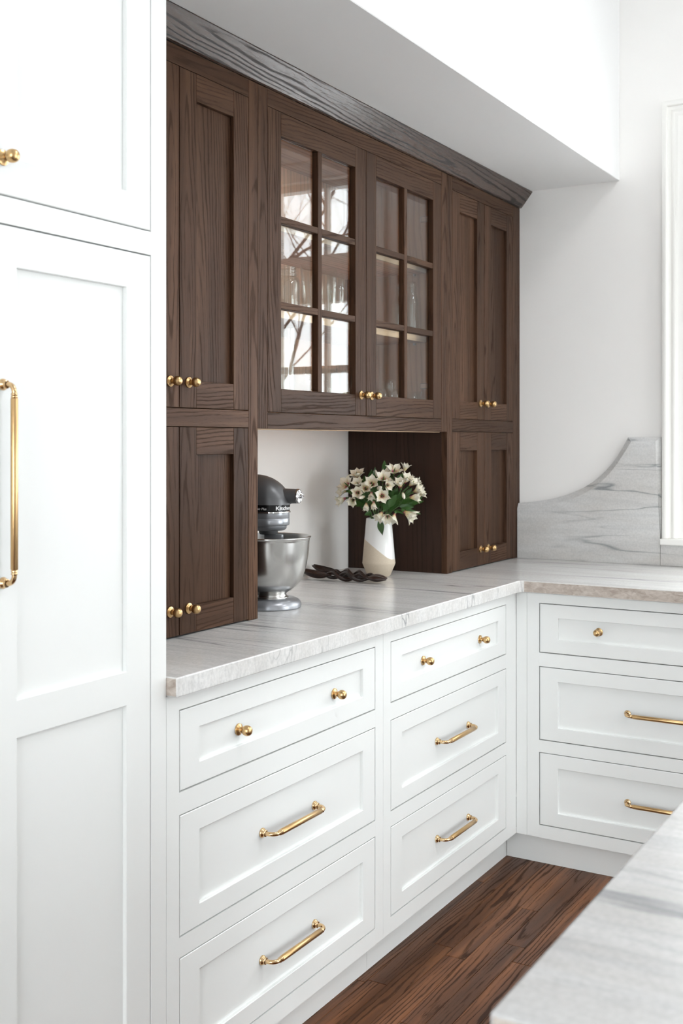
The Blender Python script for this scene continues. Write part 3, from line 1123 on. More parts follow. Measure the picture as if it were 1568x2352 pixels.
# glass-fronted cabinet between the towers
GX0, GX1, GZ0, GZT = 2.3009, 3.3997, 1.3912, 2.2555
root = thing('glass_cabinet', 'dark oak wall cabinet with two gridded glass doors above the open bay', 'cabinet', ((GX0 + GX1) / 2, 1.8, GZ0))
y0, y1 = Y_UP, Y_UP + .021
board('stile', (GX0, 2.3437, y0, y1, GZ0, GZT), 2, 'oak', root)
board('stile', (3.3578, GX1, y0, y1, GZ0, GZT), 2, 'oak', root)
board('rail', (2.3437, 3.3578, y0 + .0001, y1, 2.2115, GZT), 0, 'oak', root)
board('rail', (2.3437, 3.3578, y0 + .0001, y1, GZ0, 1.4325), 0, 'oak', root)
CY0 = y1 + .001
board('side_panel', (GX0 + .0005, 2.322, CY0, Y_WALL - .008, GZ0 + .004, 2.2553), 2, 'maple', root)
board('side_panel', (3.3795, GX1 - .0005, CY0, Y_WALL - .008, GZ0 + .004, 2.2553), 2, 'maple', root)
board('back_panel', (GX0 + .0005, GX1 - .0005, Y_WALL - .0075, Y_WALL - .0015, GZ0 + .004, 2.2553), 2, 'maple', root)
board('floor_panel', (2.3225, 3.379, CY0, Y_WALL - .008, GZ0 + .006, 1.4318), 0, 'maple', root)
board('top_panel', (2.3225, 3.379, CY0, Y_WALL - .008, 2.235, 2.2553), 0, 'maple', root)
board('bottom_edge', (2.3225, 3.379, y1 - .004, CY0 + .02, GZ0 - .0025, GZ0 - .0005), 0, 'edge', root, 0)
SHELF = (1.7105, 1.9440)
for zt in SHELF:
    s = board('shelf', (2.3235, 3.378, 1.6885, Y_WALL - .009, zt - .0185, zt), 0, 'maple', root)
    board('shelf_edge', (2.3235, 3.378, 1.6805, 1.6883, zt - .019, zt + .0005), 0, 'edge', s, .0005)
    for xs, sg in ((2.324, 1), (3.3775, -1)):
        box('shelf_pin', (min(xs, xs + sg * .008), max(xs, xs + sg * .008), 1.72, 1.728, zt - .0265, zt - .0190), 'hinge', root, .001)


def glass_door(x0, x1, kx, hx):
    g = .0013
    x0, x1, z0, z1 = x0 + g, x1 - g, 1.4325 + g, 2.2115 - g
    st, rt, rb = .0608, .0610, .0605
    bm = bmesh.new()
    gr = grain(2)
    add_box(bm, x0, x0 + st, y0, y1, z0, z1, .0009)
    add_box(bm, x1 - st, x1, y0, y1, z0, z1, .0009)
    d = link('door', finish(bm, 'door', 'oak', gr), root)
    board('rail', (x0 + st, x1 - st, y0 + .0001, y1 - .0004, z0, z0 + rb), 0, 'oak', d, .0009)
    board('rail', (x0 + st, x1 - st, y0 + .0001, y1 - .0004, z1 - rt, z1), 0, 'oak', d, .0009)
    a_, b_ = x0 + st, x1 - st
    c = (a_ + b_) / 2
    zs = [z0 + rb, 1.7115, 1.9330, z1 - rt]
    board('muntin', (c - .0100, c + .0100, y0 + .0012, y1 - .0004, zs[0], zs[3]), 2, 'oak', d, .0009)
    for z in zs[1:3]:
        for p, q in ((a_, c - .0100), (c + .0100, b_)):
            board('muntin', (p, q, y0 + .0014, y1 - .0004, z - .0088, z + .0088), 0, 'oak', d, .0009)
    for i in range(3):
        for p, q in ((a_, c), (c, b_)):
            box('pane', (p + .0005, q - .0005, y0 + .0125, y0 + .0150, zs[i] + .0005, zs[i + 1] - .0005), 'pane', d, 0)
    face_knob(d, (kx, Y_UP, 1.4932))
    for z in (1.545, 2.105):
        s = 1 if hx > c else -1
        box('hinge', (min(hx - s * .002, hx - s * .014), max(hx - s * .002, hx - s * .014), y1 + .004, y1 + .062, z - .009, z + .009), 'hinge', d, .002)


glass_door(2.3437, 2.8510, 2.8205, 2.3237)
glass_door(2.8510, 3.3578, 2.8835, 3.3780)

# crown moulding: one sloping board running along all three cabinets to the end wall
bm = bmesh.new()
prof = [(1.6350, 2.2560), (1.6110, 2.2560), (1.6060, 2.2575), (1.5630, 2.3125), (1.5640, 2.3158), (1.6100, 2.3158), (1.6350, 2.3158)]
A = [bm.verts.new((X_PAN + .001, y, z)) for y, z in prof]
B = [bm.verts.new((X_END - .001, y, z)) for y, z in prof]
for i in range(len(prof)):
    j = (i + 1) % len(prof)
    bm.faces.new((A[i], A[j], B[j], B[i]))
bm.faces.new(A)
bm.faces.new(B)
cm = link('crown_molding', finish(bm, 'crown_molding', 'crown', lambda c: (c[0] - 2.75, (c[2] - 2.255) * 1.3 - .045, (c[1] - 1.6) + .02)))
tag(cm, 'sloping dark oak crown moulding along the top of the hutch', 'molding')


# ------------------------------------------------------------------ glassware
def glass_thing(name, label, prof, x, y_, z, group, seg=28, facets=None):
    bm = lathe(prof, seg)
    if facets:
        z0, z1, amp, nf = facets
        for v in bm.verts:
            r = sqrt(v.co.x ** 2 + v.co.y ** 2)
            if r > .012 and z0 < v.co.z < z1:
                a_ = math.atan2(v.co.y, v.co.x)
                kf = 1 - amp * (0.5 + 0.5 * cos(nf * a_ + 40 * v.co.z)) * sin(pi * (v.co.z - z0) / (z1 - z0))
                v.co.x *= kf
                v.co.y *= kf
    me = finish(bm, name, 'jar', smooth='all')
    o = bpy.data.objects.new(name, me)
    COL.objects.link(o)
    o.location = (x, y_, z + .0006)
    tag(o, label, 'glass', group)
    return o


def hollow(outer_, t=.0028, foot=.006):
    """close an outer profile with an inner wall"""
    inn_ = [(max(r - t, .002), z) for r, z in outer_ if z > foot + .001]
    inn_ = inn_[::-1]
    return [(0, 0)] + outer_ + inn_ + [(max(inn_[-1][0] - .002, .001), foot), (0, foot)]


JAR = hollow([(.036, 0), (.041, .004), (.0425, .012), (.0425, .095), (.040, .106), (.033, .114), (.031, .118), (.0335, .121), (.0335, .124), (.031, .127), (.033, .130), (.033, .133), (.031, .136), (.0325, .139), (.0325, .143)])
BOT = hollow([(r_ * .66, z_) for r_, z_ in ((.034, 0), (.038, .004), (.039, .015), (.039, .105), (.036, .120), (.028, .133), (.0245, .141), (.0235, .150), (.0260, .153), (.0260, .157), (.0240, .160), (.0258, .163), (.0258, .167), (.0240, .172), (.0240, .178))], .0022)
TUM = hollow([(.0205, 0), (.0230, .004), (.0235, .010), (.0250, .050), (.0275, .110), (.0295, .170)], .0022, .012)
STR = hollow([(.0225, 0), (.0245, .003), (.0250, .010), (.0265, .080), (.0280, .142)], .0022, .012)
LOW = hollow([(.028, 0), (.0305, .003), (.0310, .008), (.0325, .050), (.0335, .092)], .0022, .009)
GOB = [(0, 0), (.030, 0), (.030, .002), (.010, .006), (.0045, .012), (.004, .052), (.010, .058), (.022, .074), (.026, .094), (.0255, .120), (.0240, .135), (.0228, .135), (.0243, .120), (.0246, .094), (.0205, .077), (0, .062)]
BWL = hollow([(.036, 0), (.038, .004), (.020, .014), (.022, .030), (.044, .050), (.058, .090), (.060, .142)], .003, .034)
TAL = hollow([(.030, 0), (.033, .004), (.033, .02), (.034, .12), (.036, .235), (.0370, .245)], .0028, .014)
SZ = SHELF[0]
FZ = 1.4318
MG, BG = 'glassware on the middle cabinet shelf', 'glassware on the cabinet floor'
glass_thing('mason_jar', 'clear glass jar with threaded neck behind the left door', JAR, 2.650, 1.765, SZ, MG)
for x, y_, lb in ((2.800, 1.775, 'tall cut-glass tumbler nearest the jar behind the left door'), (2.898, 1.775, 'tall cut-glass tumbler in the middle of the row of three'), (2.994, 1.805, 'tall cut-glass tumbler at the far end of the row of three')):
    glass_thing('tumbler', lb, TUM, x, y_, SZ, MG, 48, (.008, .105, .12, 12))
glass_thing('bottle_jar', 'narrow glass bottle half hidden by the right door mullion', BOT, 3.338, 1.765, SZ, MG)
glass_thing('bottle_jar', 'narrow glass bottle in full view in the right-hand pane', BOT, 3.318, 1.705, SZ, MG)
glass_thing('glass_vase', 'tall straight clear glass vase at the lower left pane edge', TAL, 2.593, 1.735, FZ, BG)
glass_thing('glass_bowl', 'footed clear glass bowl on the cabinet floor behind the left door', BWL, 2.775, 1.800, FZ, BG)
for x, y_, lb in ((2.822, 1.725, 'clear straight glass next to the bowl, first of three'), (2.895, 1.735, 'clear straight glass in the middle of three at the left door'), (2.962, 1.735, 'clear straight glass last of three at the left door')):
    glass_thing('straight_glass', lb, STR, x, y_, FZ, BG)
for x, y_, lb in ((3.100, 1.715, 'low clear tumbler just right of the brass door knobs'), (3.200, 1.725, 'low clear tumbler second from the door knobs'), (3.323, 1.705, 'low clear tumbler alone in the last lower pane')):
    glass_thing('low_tumbler', lb, LOW, x, y_, FZ, BG)
for x, y_, lb in ((3.325, 1.795, 'stemmed goblet behind the low tumblers, nearer the mullion'), (3.240, 1.840, 'stemmed goblet behind the low tumblers, nearer the knobs')):
    glass_thing('goblet', lb, GOB, x, y_, FZ, BG)

# ------------------------------------------------------------------ stand mixer
MC = Vector((2.480, 1.700, Z_CT))
MA = radians(-76)
MR = Matrix.Translation(MC) @ Matrix.Rotation(MA, 4, 'Z')
mix = thing('stand_mixer', 'charcoal stand mixer with steel bowl, half hidden by the left tower', 'mixer', MC)


def mpart(name, bm, mat, parent=mix, smooth=True):
    bmesh.ops.transform(bm, matrix=MR, verts=bm.verts)
    return link(name, finish(bm, name, mat, smooth=smooth), parent)


def outline(x_back, r, nfr=20, nbk=12, rb=None):
    """plan outline: round nose of radius r about the origin, straight sides, rounded rear"""
    rb = rb or r
    pts = [(r * cos(a_), r * sin(a_)) for a_ in [(-90 + 180 * i / nfr) * pi / 180 for i in range(nfr + 1)]]
    pts += [(x_back + rb * cos(a_), rb * sin(a_)) for a_ in [(90 + 180 * i / nbk) * pi / 180 for i in range(nbk + 1)]]
    return pts


def stack(levels, close=True):
    bm = bmesh.new()
    rings = [[bm.verts.new((x, y_, z)) for x, y_ in pts] for pts, z in levels]
    n_ = len(rings[0])
    for a_, b_ in zip(rings, rings[1:]):
        for k_ in range(n_):
            bm.faces.new((a_[k_], a_[(k_ + 1) % n_], b_[(k_ + 1) % n_], b_[k_]))
    if close:
        bm.faces.new(rings[0][::-1])
        bm.faces.new(rings[-1])
    return bm


# base plate
lv = []
for s, z in ((.97, .0), (1.0, .003), (1.0, .010), (.975, .016), (.90, .022), (.78, .0262), (.60, .0275)):
    lv.append((outline(-.155, .083 * s, rb=.070 * s), z))
mpart('base', stack(lv), 'mixer_silver')
# pedestal column behind the bowl
lv = []
for z, cx, a_, b_ in ((.020, -.185, .060, .058), (.06, -.188, .046, .050), (.12, -.190, .038, .043), (.19, -.188, .038, .044), (.25, -.178, .046, .050), (.278, -.165, .058, .054)):
    lv.append(([(cx + a_ * cos(t_), b_ * sin(t_)) for t_ in [2 * pi * i / 28 for i in range(28)]], z))
mpart('pedestal', stack(lv), 'mixer')
# head: flat-bottomed bullet
bm = bmesh.new()
HZ0, HH = .2765, .080
XN, XB_ = .056, -.262
rows = []
nx, na = 26, 18
for i in range(nx + 1):
    t_ = i / nx
    x = XN + (XB_ - XN) * (0.5 - 0.5 * cos(pi * t_))
    # width from the plan shape, height from the side profile
    if x > 0:
        w_ = .0555 * sqrt(max(0, 1 - (x / XN) ** 2))
    elif x < -.19:
        w_ = .0555 * sqrt(max(0, 1 - ((-.19 - x) / .072) ** 2))
    else:
        w_ = .0555 + .004 * sin(pi * (-x) / .19)
    if x > -.045:
        h_ = HH * max(0, 1 - ((x + .045) / (XN + .045)) ** 2.1) ** .56
    elif x < -.15:
        h_ = HH * sqrt(max(0, 1 - ((-.15 - x) / .112) ** 2))
    else:
        h_ = HH
    w_, h_ = max(w_, .0015), max(h_, .0012)
    rows.append([bm.verts.new((x, w_ * cos(pi * j / na), HZ0 + h_ * (max(0, sin(pi * j / na))) ** .80)) for j in range(na + 1)])
for a_, b_ in zip(rows, rows[1:]):
    for j in range(na):
        bm.faces.new((a_[j], a_[j + 1], b_[j + 1], b_[j]))
    bm.faces.new((a_[na], a_[0], b_[0], b_[na]))
bm.faces.new(rows[0])
bm.faces.new(rows[-1])
head = mpart('head', bm, 'mixer')
# black band, chrome strip, silver planetary housing (vertical axis)
mpart('band', stack([(outline(-.19, .0520), .2590), (outline(-.19, .0530), .2770)]), 'black', smooth=False)
mpart('chrome_strip', stack([(outline(-.19, .0525), .2535), (outline(-.19, .0540), .2545), (outline(-.19, .0540), .2580), (outline(-.19, .0530), .2590)]), 'chrome')
mpart('planetary_housing', stack([(outline(-.16, r_), z) for r_, z in ((.036, .2065), (.040, .2085), (.0435, .2125), (.0440, .2190), (.0500, .2205), (.0515, .2235), (.0515, .2385), (.0508, .2395), (.0515, .2405), (.0515, .2530), (.0500, .2540))]), 'mixer_silver')
bm = lathe([(0, .196), (.024, .196), (.026, .200), (.026, .208), (0, .208)], 28)
bmesh.ops.translate(bm, verts=bm.verts, vec=(-.006, 0, 0))
mpart('planetary_hub', bm, 'mixer')
bm = lathe([(0, .176), (.0062, .176), (.0062, .1985), (0, .1985)], 16)
bmesh.ops.translate(bm, verts=bm.verts, vec=(.010, 0, 0))
sh = mpart('beater_shaft', bm, 'mixer_silver')
bm = bmesh.new()
add_box(bm, -.016, .036, -.007, .007, .183, .1955, .003, 2)
add_box(bm, -.016, -.006, -.006, .006, .110, .186, .003, 2)
add_box(bm, .026, .036, -.006, .006, .110, .186, .003, 2)
mpart('flat_beater', bm, 'mixer_silver')
# attachment hub with chrome cap and thumb knob
ring_m = Matrix(((0, 0, 1), (0, 1, 0), (-1, 0, 0))).to_4x4()
bm = lathe([(0, .030), (.0205, .030), (.0205, .034), (.0192, .072), (.0195, .074), (.0195, .079), (0, .079)], 32)
bmesh.ops.transform(bm, matrix=Matrix.Translation((0, 0, .2985)) @ ring_m, verts=bm.verts)
hub = mpart('attachment_hub', bm, 'mixer')
bm = lathe([(.0196, .077), (.0200, .0785), (.0196, .0815), (.0178, .0835), (.0160, .0828), (.0060, .0835), (.0050, .0900), (.0060, .0915), (.0050, .0930), (0, .0935)], 32)
for v in bm.verts:
    r_ = sqrt(v.co.x ** 2 + v.co.y ** 2)
    if .005 < r_ < .0165:
        v.co.z += .0018 * cos(4 * math.atan2(v.co.y, v.co.x))
bmesh.ops.transform(bm, matrix=Matrix.Translation((0, 0, .2985)) @ ring_m, verts=bm.verts)
mpart('hub_cap', bm, 'chrome', hub)
# bowl
bo = [(0, .0225), (.048, .0225), (.0495, .0250), (.0485, .0290), (.0440, .0315), (.0425, .0360), (.0455, .0410), (.0560, .0470), (.0690, .0570), (.0790, .0680), (.0865, .0810), (.0935, .1000),
      (.0980, .1185), (.1012, .1365), (.1034, .1550), (.1052, .1790), (.1058, .1850), (.1075, .1868), (.1092, .1885), (.1092, .1905), (.1075, .1918), (.1055, .1912)]
bi = [(.1035, .1870), (.1020, .1550), (.0965, .1185), (.0920, .1005), (.0850, .0820), (.0770, .0690), (.0650, .0580), (.0480, .0480), (.0300, .0430), (0, .0420)]
mpart('bowl', lathe(bo + bi, 64), 'steel')


# lettering wrapped round the band
def band_text(txt, s0, z0, size, shear=0.0, stretch=1.0):
    """s runs along the band: s=0 at the nose, negative towards the user-side flank (local -y) and rear"""
    cu = bpy.data.curves.new('lettering', 'FONT')
    cu.body = txt
    cu.size = size
    cu.shear = shear
    cu.offset = 0.00035 if size > .01 else 0.00008
    cu.resolution_u = 3
    to = bpy.data.objects.new('lettering', cu)
    COL.objects.link(to)
    bpy.context.view_layer.update()
    me = bpy.data.meshes.new_from_object(to.evaluated_get(bpy.context.evaluated_depsgraph_get()))
    bpy.data.objects.remove(to)
    bpy.data.curves.remove(cu)
    bm = bmesh.new()
    bm.from_mesh(me)
    bpy.data.meshes.remove(me)
    bmesh.ops.triangulate(bm, faces=bm.faces)
    long_ = [e for e in bm.edges if e.calc_length() > .004]
    bmesh.ops.subdivide_edges(bm, edges=long_, cuts=2)
    q = .0530 * pi / 2
    for v in bm.verts:
        s = s0 + v.co.x * stretch
        t_ = (v.co.y + z0 - .2590) / .018
        r = .0520 + .0010 * t_ + .0004
        if s < -q:
            x, y_ = s + q, -r
        else:
            a_ = s / .0530
            x, y_ = r * cos(a_), r * sin(a_)
        v.co = Vector((x, y_, v.co.y + z0))
    return bm


q = .0530
mpart('lettering', band_text('KitchenAid', -q * radians(55), .2628, .0142, 0.0, 1.28), 'letter', smooth=False)
mpart('lettering', band_text('Classic Plus', -q * radians(76) - .047, .2632, .0090, .25), 'letter', smooth=False)

# ------------------------------------------------------------------ vase and flowers
VC = Vector((3.2416, 1.788, Z_CT + .0006))
FWD = Vector((cos(radians(YAW)), sin(radians(YAW)), 0))
RGT = Vector((sin(radians(YAW)), -cos(radians(YAW)), 0))
UPV = Vector((0, 0, 1))
pv = [(0, 0), (.0355, 0), (.0385, .003), (.0540, .0395), (.0548, .043), (.0543, .047), (.0420, .189), (.0410, .1905), (.0395, .1895), (.0500, .050), (.0480, .04), (.036, .008), (0, .006)]
bm = lathe(pv, 48)
bmesh.ops.translate(bm, verts=bm.verts, vec=VC)
vase = link('vase', finish(bm, 'vase', 'vase', lambda c: ((Vector(c) - VC).dot(RGT), (Vector(c) - VC).dot(FWD), c[2] - VC.z), smooth=True), None, VC)
tag(vase, 'white and sand dipped ceramic vase on the counter holding cream flowers', 'vase')


def loc(u, w, d):
    """vase frame: u metres right, w up from the foot, d towards the room"""
    return VC + RGT * u + UPV * w - FWD * d


def petal_mesh(name, ln, wd, mat, curl):
    bm = bmesh.new()
    nu, nv = 6, 4
    g = {}
    rows_ = []
    for i in range(nu + 1):
        u = i / nu
        w_ = wd * (.30 + .70 * min(1, u / .62) ** 1.2) * max(0.02, 1 - max(0, (u - .45) / .55) ** 3.2) ** .6
        row = []
        for j in range(nv + 1):
            v = j / nv * 2 - 1
            z = ln * u
            x = curl * ln * u * u * u + .0022 * (1 - v * v) * u - .0035 * v * v * (1 - .6 * u) + .0015 * sin(5 * v + 7 * u) * u
            vv = bm.verts.new((x, w_ * v, z * (1 - .08 * v * v * u)))
            row.append(vv)
        rows_.append(row)
    for a_, b_ in zip(rows_, rows_[1:]):
        for j in range(nv):
            bm.faces.new((a_[j], a_[j + 1], b_[j + 1], b_[j]))
    bm.verts.index_update()
    return finish(bm, name, mat, lambda c: (c[2] / ln, c[1] / wd, 0.0), smooth='all')


PET = [petal_mesh('petal', .034, .0108, 'petal_plain', .22), petal_mesh('petal', .034, .0080, 'petal_fleck', .15)]


def leaf_mesh(ln, wd, bend, fold):
    bm = bmesh.new()
    nu = 9
    rows_ = []
    for i in range(nu + 1):
        u = i / nu
        w_ = max(.0004, wd * (sin(pi * u ** .85) ** .9))
        zc = bend * ln * u * u
        row = [bm.verts.new((ln * u, w_ * v, zc + fold * w_ * abs(v) + .0015 * sin(9 * u) * v)) for v in (-1, -.5, 0, .5, 1)]
        rows_.append(row)
    for a_, b_ in zip(rows_, rows_[1:]):
        for j in range(4):
            bm.faces.new((a_[j], a_[j + 1], b_[j + 1], b_[j]))
    return finish(bm, 'leaf', 'leaf', smooth='all')


LEAVES = [leaf_mesh(.060, .0115, .12, .25), leaf_mesh(.050, .0100, -.15, .35), leaf_mesh(.070, .0150, .08, .2)]
LLEN = (.060, .050, .070)


def orient(z_axis, roll):
    z = Vector(z_axis).normalized()
    a_ = Vector((0, 0, 1)) if abs(z.z) < .9 else Vector((1, 0, 0))
    x = a_.cross(z).normalized()
    y_ = z.cross(x)
    m_ = Matrix((x, y_, z)).transposed()
    return m_ @ Matrix.Rotation(roll, 3, 'Z')


OVARY = finish(lathe([(0, -.006), (.0026, -.004), (.0034, .001), (.0024, .006), (.0012, .020), (.0006, .024), (0, .0245)], 8), 'bloom', 'stem', smooth='all')
BUDM = finish(lathe([(0, -.004), (.003, -.002), (.0048, .006), (.0055, .013), (.0045, .021), (.0022, .027), (0, .029)], 8), 'bud', 'petal_plain', lambda c: (c[2] / .045 + .3, c[0] * 60, 0), smooth='all')


def spray(label, blooms, leaves):
    """one alstroemeria stem: blooms = (u, w, d, facing(u,w,d), openness deg, scale); leaves = (base uwd, tip uwd, mesh)"""
    root = thing('flower_stem', label, 'flower', VC + Vector((0, 0, .012)), 'cream alstroemeria in the vase')
    bs = [loc(*b_[:3]) for b_ in blooms]
    cen = sum(bs, Vector()) / len(bs)
    mouth = VC + Vector((0, 0, .186))
    dirv = (cen - mouth)
    lat = Vector((dirv.x, dirv.y, 0))
    if lat.length > .022:
        lat = lat.normalized() * .022
    mp_ = mouth + lat
    foot = VC + Vector((-lat.x * .8, -lat.y * .8, .016))
    hub_ = mp_ + (cen - mp_) * .55
    bm = bmesh.new()
    add_tube(bm, [foot, (foot + mp_) / 2, mp_, mp_ + (hub_ - mp_) * .55 + Vector((0, 0, .006)), hub_], [.0022, .0022, .0022, .002, .0018], 7)
    for b_, p in zip(blooms, bs):
        f = (RGT * b_[3][0] + UPV * b_[3][1] - FWD * b_[3][2]).normalized()
        add_tube(bm, [hub_, hub_ * .45 + (p - f * .02) * .55 + Vector((0, 0, .004)), p - f * .004], [.0014, .0012, .0013], 6)
    link('stem', finish(bm, 'stem', 'stem', smooth='all'), root)
    for b_, p in zip(blooms, bs):
        f = (RGT * b_[3][0] + UPV * b_[3][1] - FWD * b_[3][2]).normalized()
        sc = b_[5] * 1.10
        op = b_[4] * .82
        R3 = orient(f, rnd.uniform(0, 6))
        if op < 0:
            o = inst('bud', BUDM, root, p, R3 * 1.0)
            o.scale = (sc, sc, sc)
            continue
        o = inst('bloom', OVARY, root, p, R3)
        o.scale = (sc, sc, sc)
        for k_ in range(6):
            a_ = k_ * pi / 3 + rnd.uniform(-.15, .15)
            tl = radians(op + rnd.uniform(-6, 6) + (4 if k_ % 2 else -2))
            pm = PET[k_ % 2]
            c = bpy.data.objects.new('petal', pm)
            COL.objects.link(c)
            c.parent = o
            c.matrix_basis = Matrix.Rotation(a_, 4, 'Z') @ Matrix.Translation((.002, 0, .001)) @ Matrix.Rotation(tl, 4, 'Y')
    for base_, tip, mi in leaves:
        p, t_ = loc(*base_), loc(*tip)
        x = (t_ - p)
        ln = x.length
        x.normalize()
        n_ = (-FWD * .75 + UPV * .5 + RGT * rnd.uniform(-.5, .5))
        y_ = n_.cross(x).normalized()
        z = x.cross(y_)
        m_ = Matrix((x, y_, z)).transposed() @ Matrix.Rotation(rnd.uniform(-.5, .5), 3, 'X')
        o = inst('leaf', LEAVES[mi], root, p, m_)
        s = ln / LLEN[mi]
        o.scale = (s, s * min(1.15, max(.8, .95 / s)), s)


# positions read in the vase's own frame (metres): u right, w up, d towards the room
def U(cx):
    return (cx - 890) / 5.227 / 694


def W(cy):
    return (1478 - cy) / 5.227 / 694


def bl(cx, cy, d, f, op, sc=1.0):
    return (U(cx), W(cy), d, f, op, sc)


def lf(x0, y0, d0, x1, y1, d1, mi):
    return ((U(x0), W(y0), d0), (U(x1), W(y1), d1), mi)


spray('alstroemeria stem with wide open cream blooms at the very top of the bouquet',
      [bl(1065, 260, .010, (.15, .8, .5), 48, 1.05), bl(1195, 235, -.010, (.2, .9, .1), 14, .85), bl(1010, 290, .025, (-.5, .5, .5), 35, .85)],
      [lf(965, 300, .0, 965, 95, .0, 0), lf(1010, 430, .03, 1020, 240, .03, 1), lf(1090, 330, .02, 1225, 250, .03, 0)])
spray('alstroemeria stem with burgundy-throated half-open blooms, upper right of the bouquet',
      [bl(1140, 420, .060, (-.15, .75, .55), 16, 1.1), bl(1180, 370, .045, (.35, .7, .4), 20, 1.1), bl(1245, 400, .035, (.55, .6, .4), 26, 1.0), bl(1290, 375, .0, (.8, .35, .1), 10, .85)],
      [lf(1080, 560, .06, 1130, 480, .07, 2), lf(1200, 520, .03, 1275, 420, .04, 1)])
spray('alstroemeria stem with streaked blooms crowding the right edge of the bouquet',
      [bl(1290, 470, .045, (.75, .35, .45), 22, 1.05), bl(1240, 530, .055, (.9, .05, .35), 14, 1.05), bl(1330, 500, .02, (.9, .25, .2), 20, .95), bl(1165, 480, .07, (.1, -.5, .8), -1, .95)],
      [lf(1150, 600, .04, 1320, 560, .05, 2), lf(1280, 610, .03, 1420, 590, .03, 0), lf(1230, 640, .02, 1410, 545, .0, 0)])
spray('alstroemeria stem with a big cream bloom over a round one, middle of the bouquet',
      [bl(930, 340, .060, (.1, .65, .65), 40, 1.05), bl(960, 385, .070, (.5, .1, .8), 28, .85), bl(915, 505, .095, (.05, .1, 1.0), 34, .95)],
      [lf(960, 600, .08, 965, 470, .085, 1), lf(985, 480, .05, 1000, 330, .05, 0), lf(850, 600, .08, 870, 480, .085, 1)])
spray('alstroemeria stem with small greenish cream blooms left of the bouquet centre',
      [bl(805, 390, .065, (-.15, .5, .8), 38, 1.0), bl(870, 420, .075, (.25, .15, .9), -1, 1.15), bl(730, 435, .065, (-.1, .45, .85), 36, .85), bl(795, 455, .085, (-.1, -.75, .6), 14, .85)],
      [lf(730, 520, .06, 665, 465, .06, 1), lf(770, 560, .06, 820, 470, .075, 1)])
spray('alstroemeria stem with upright petals at the upper left of the bouquet',
      [bl(640, 310, .030, (-.2, .8, .4), 34, 1.0), bl(655, 410, .050, (-.3, .6, .6), 20, 1.0), bl(640, 475, .065, (-.2, .2, .9), 32, .85)],
      [lf(800, 400, .0, 800, 205, -.02, 2), lf(845, 380, .0, 835, 180, -.02, 0), lf(730, 380, .0, 720, 265, -.02, 1), lf(690, 400, .0, 610, 250, -.02, 1)])
spray('alstroemeria stem with flecked wide bloom farthest left in the bouquet',
      [bl(530, 405, .030, (-.55, .5, .6), 44, 1.05), bl(500, 540, .040, (-.85, -.25, .4), 16, 1.05), bl(590, 540, .060, (-.25, -.35, .85), 18, 1.0), bl(500, 465, .02, (-.8, .1, .5), 30, .9)],
      [lf(590, 480, .05, 495, 435, .05, 1), lf(720, 620, .05, 540, 605, .05, 2), lf(770, 700, .05, 630, 600, .04, 0)])
spray('alstroemeria stem of closed buds nodding low at the left front',
      [bl(705, 515, .080, (-.5, -.1, .8), -1, 1.0), bl(735, 580, .085, (-.1, -.85, .5), 8, .80), bl(815, 560, .095, (.05, -.9, .4), 7, .80)],
      [lf(800, 700, .06, 705, 740, .075, 0), lf(790, 660, .06, 925, 610, .095, 2), lf(700, 650, .05, 800, 560, .08, 1)])
spray('alstroemeria stem with blooms drooping over the front of the vase rim',
      [bl(930, 690, .075, (-.55, -.7, .45), 16, 1.05), bl(985, 720, .085, (-.1, -.55, .8), 26, .95), bl(1075, 710, .065, (-.3, -.85, .4), 15, 1.0)],
      [lf(890, 770, .055, 938, 975, .062, 2), lf(990, 690, .07, 1140, 590, .08, 2), lf(1000, 640, .07, 1090, 490, .08, 2)])
spray('alstroemeria stem with one large streaked bloom hanging at the lower right',
      [bl(1175, 690, .040, (.75, -.55, .35), 15, 1.35)],
      [lf(1060, 690, .04, 1195, 740, .045, 0), lf(1130, 640, .03, 1305, 650, .035, 0), lf(1200, 700, .01, 1395, 715, .0, 1)])
spray('leafy alstroemeria stem without open blooms at the core of the bouquet',
      [bl(880, 300, .0, (-.3, .8, .2), -1, .9)],
      [lf(880, 560, .02, 900, 250, .0, 2), lf(920, 640, .03, 1060, 430, .05, 2), lf(900, 640, .04, 760, 520, .05, 2), lf(960, 660, .03, 1180, 520, .04, 2),
       lf(900, 700, .03, 860, 520, .07, 2), lf(960, 700, .03, 1000, 520, .07, 2), lf(1040, 660, .02, 1120, 420, .01, 2), lf(840, 640, .02, 690, 400, .0, 2), lf(860, 620, .02, 800, 330, .0, 2),
       lf(1000, 620, .0, 1060, 320, -.02, 2), lf(780, 640, .01, 600, 520, .02, 2), lf(1060, 640, .0, 1280, 470, .0, 2)])


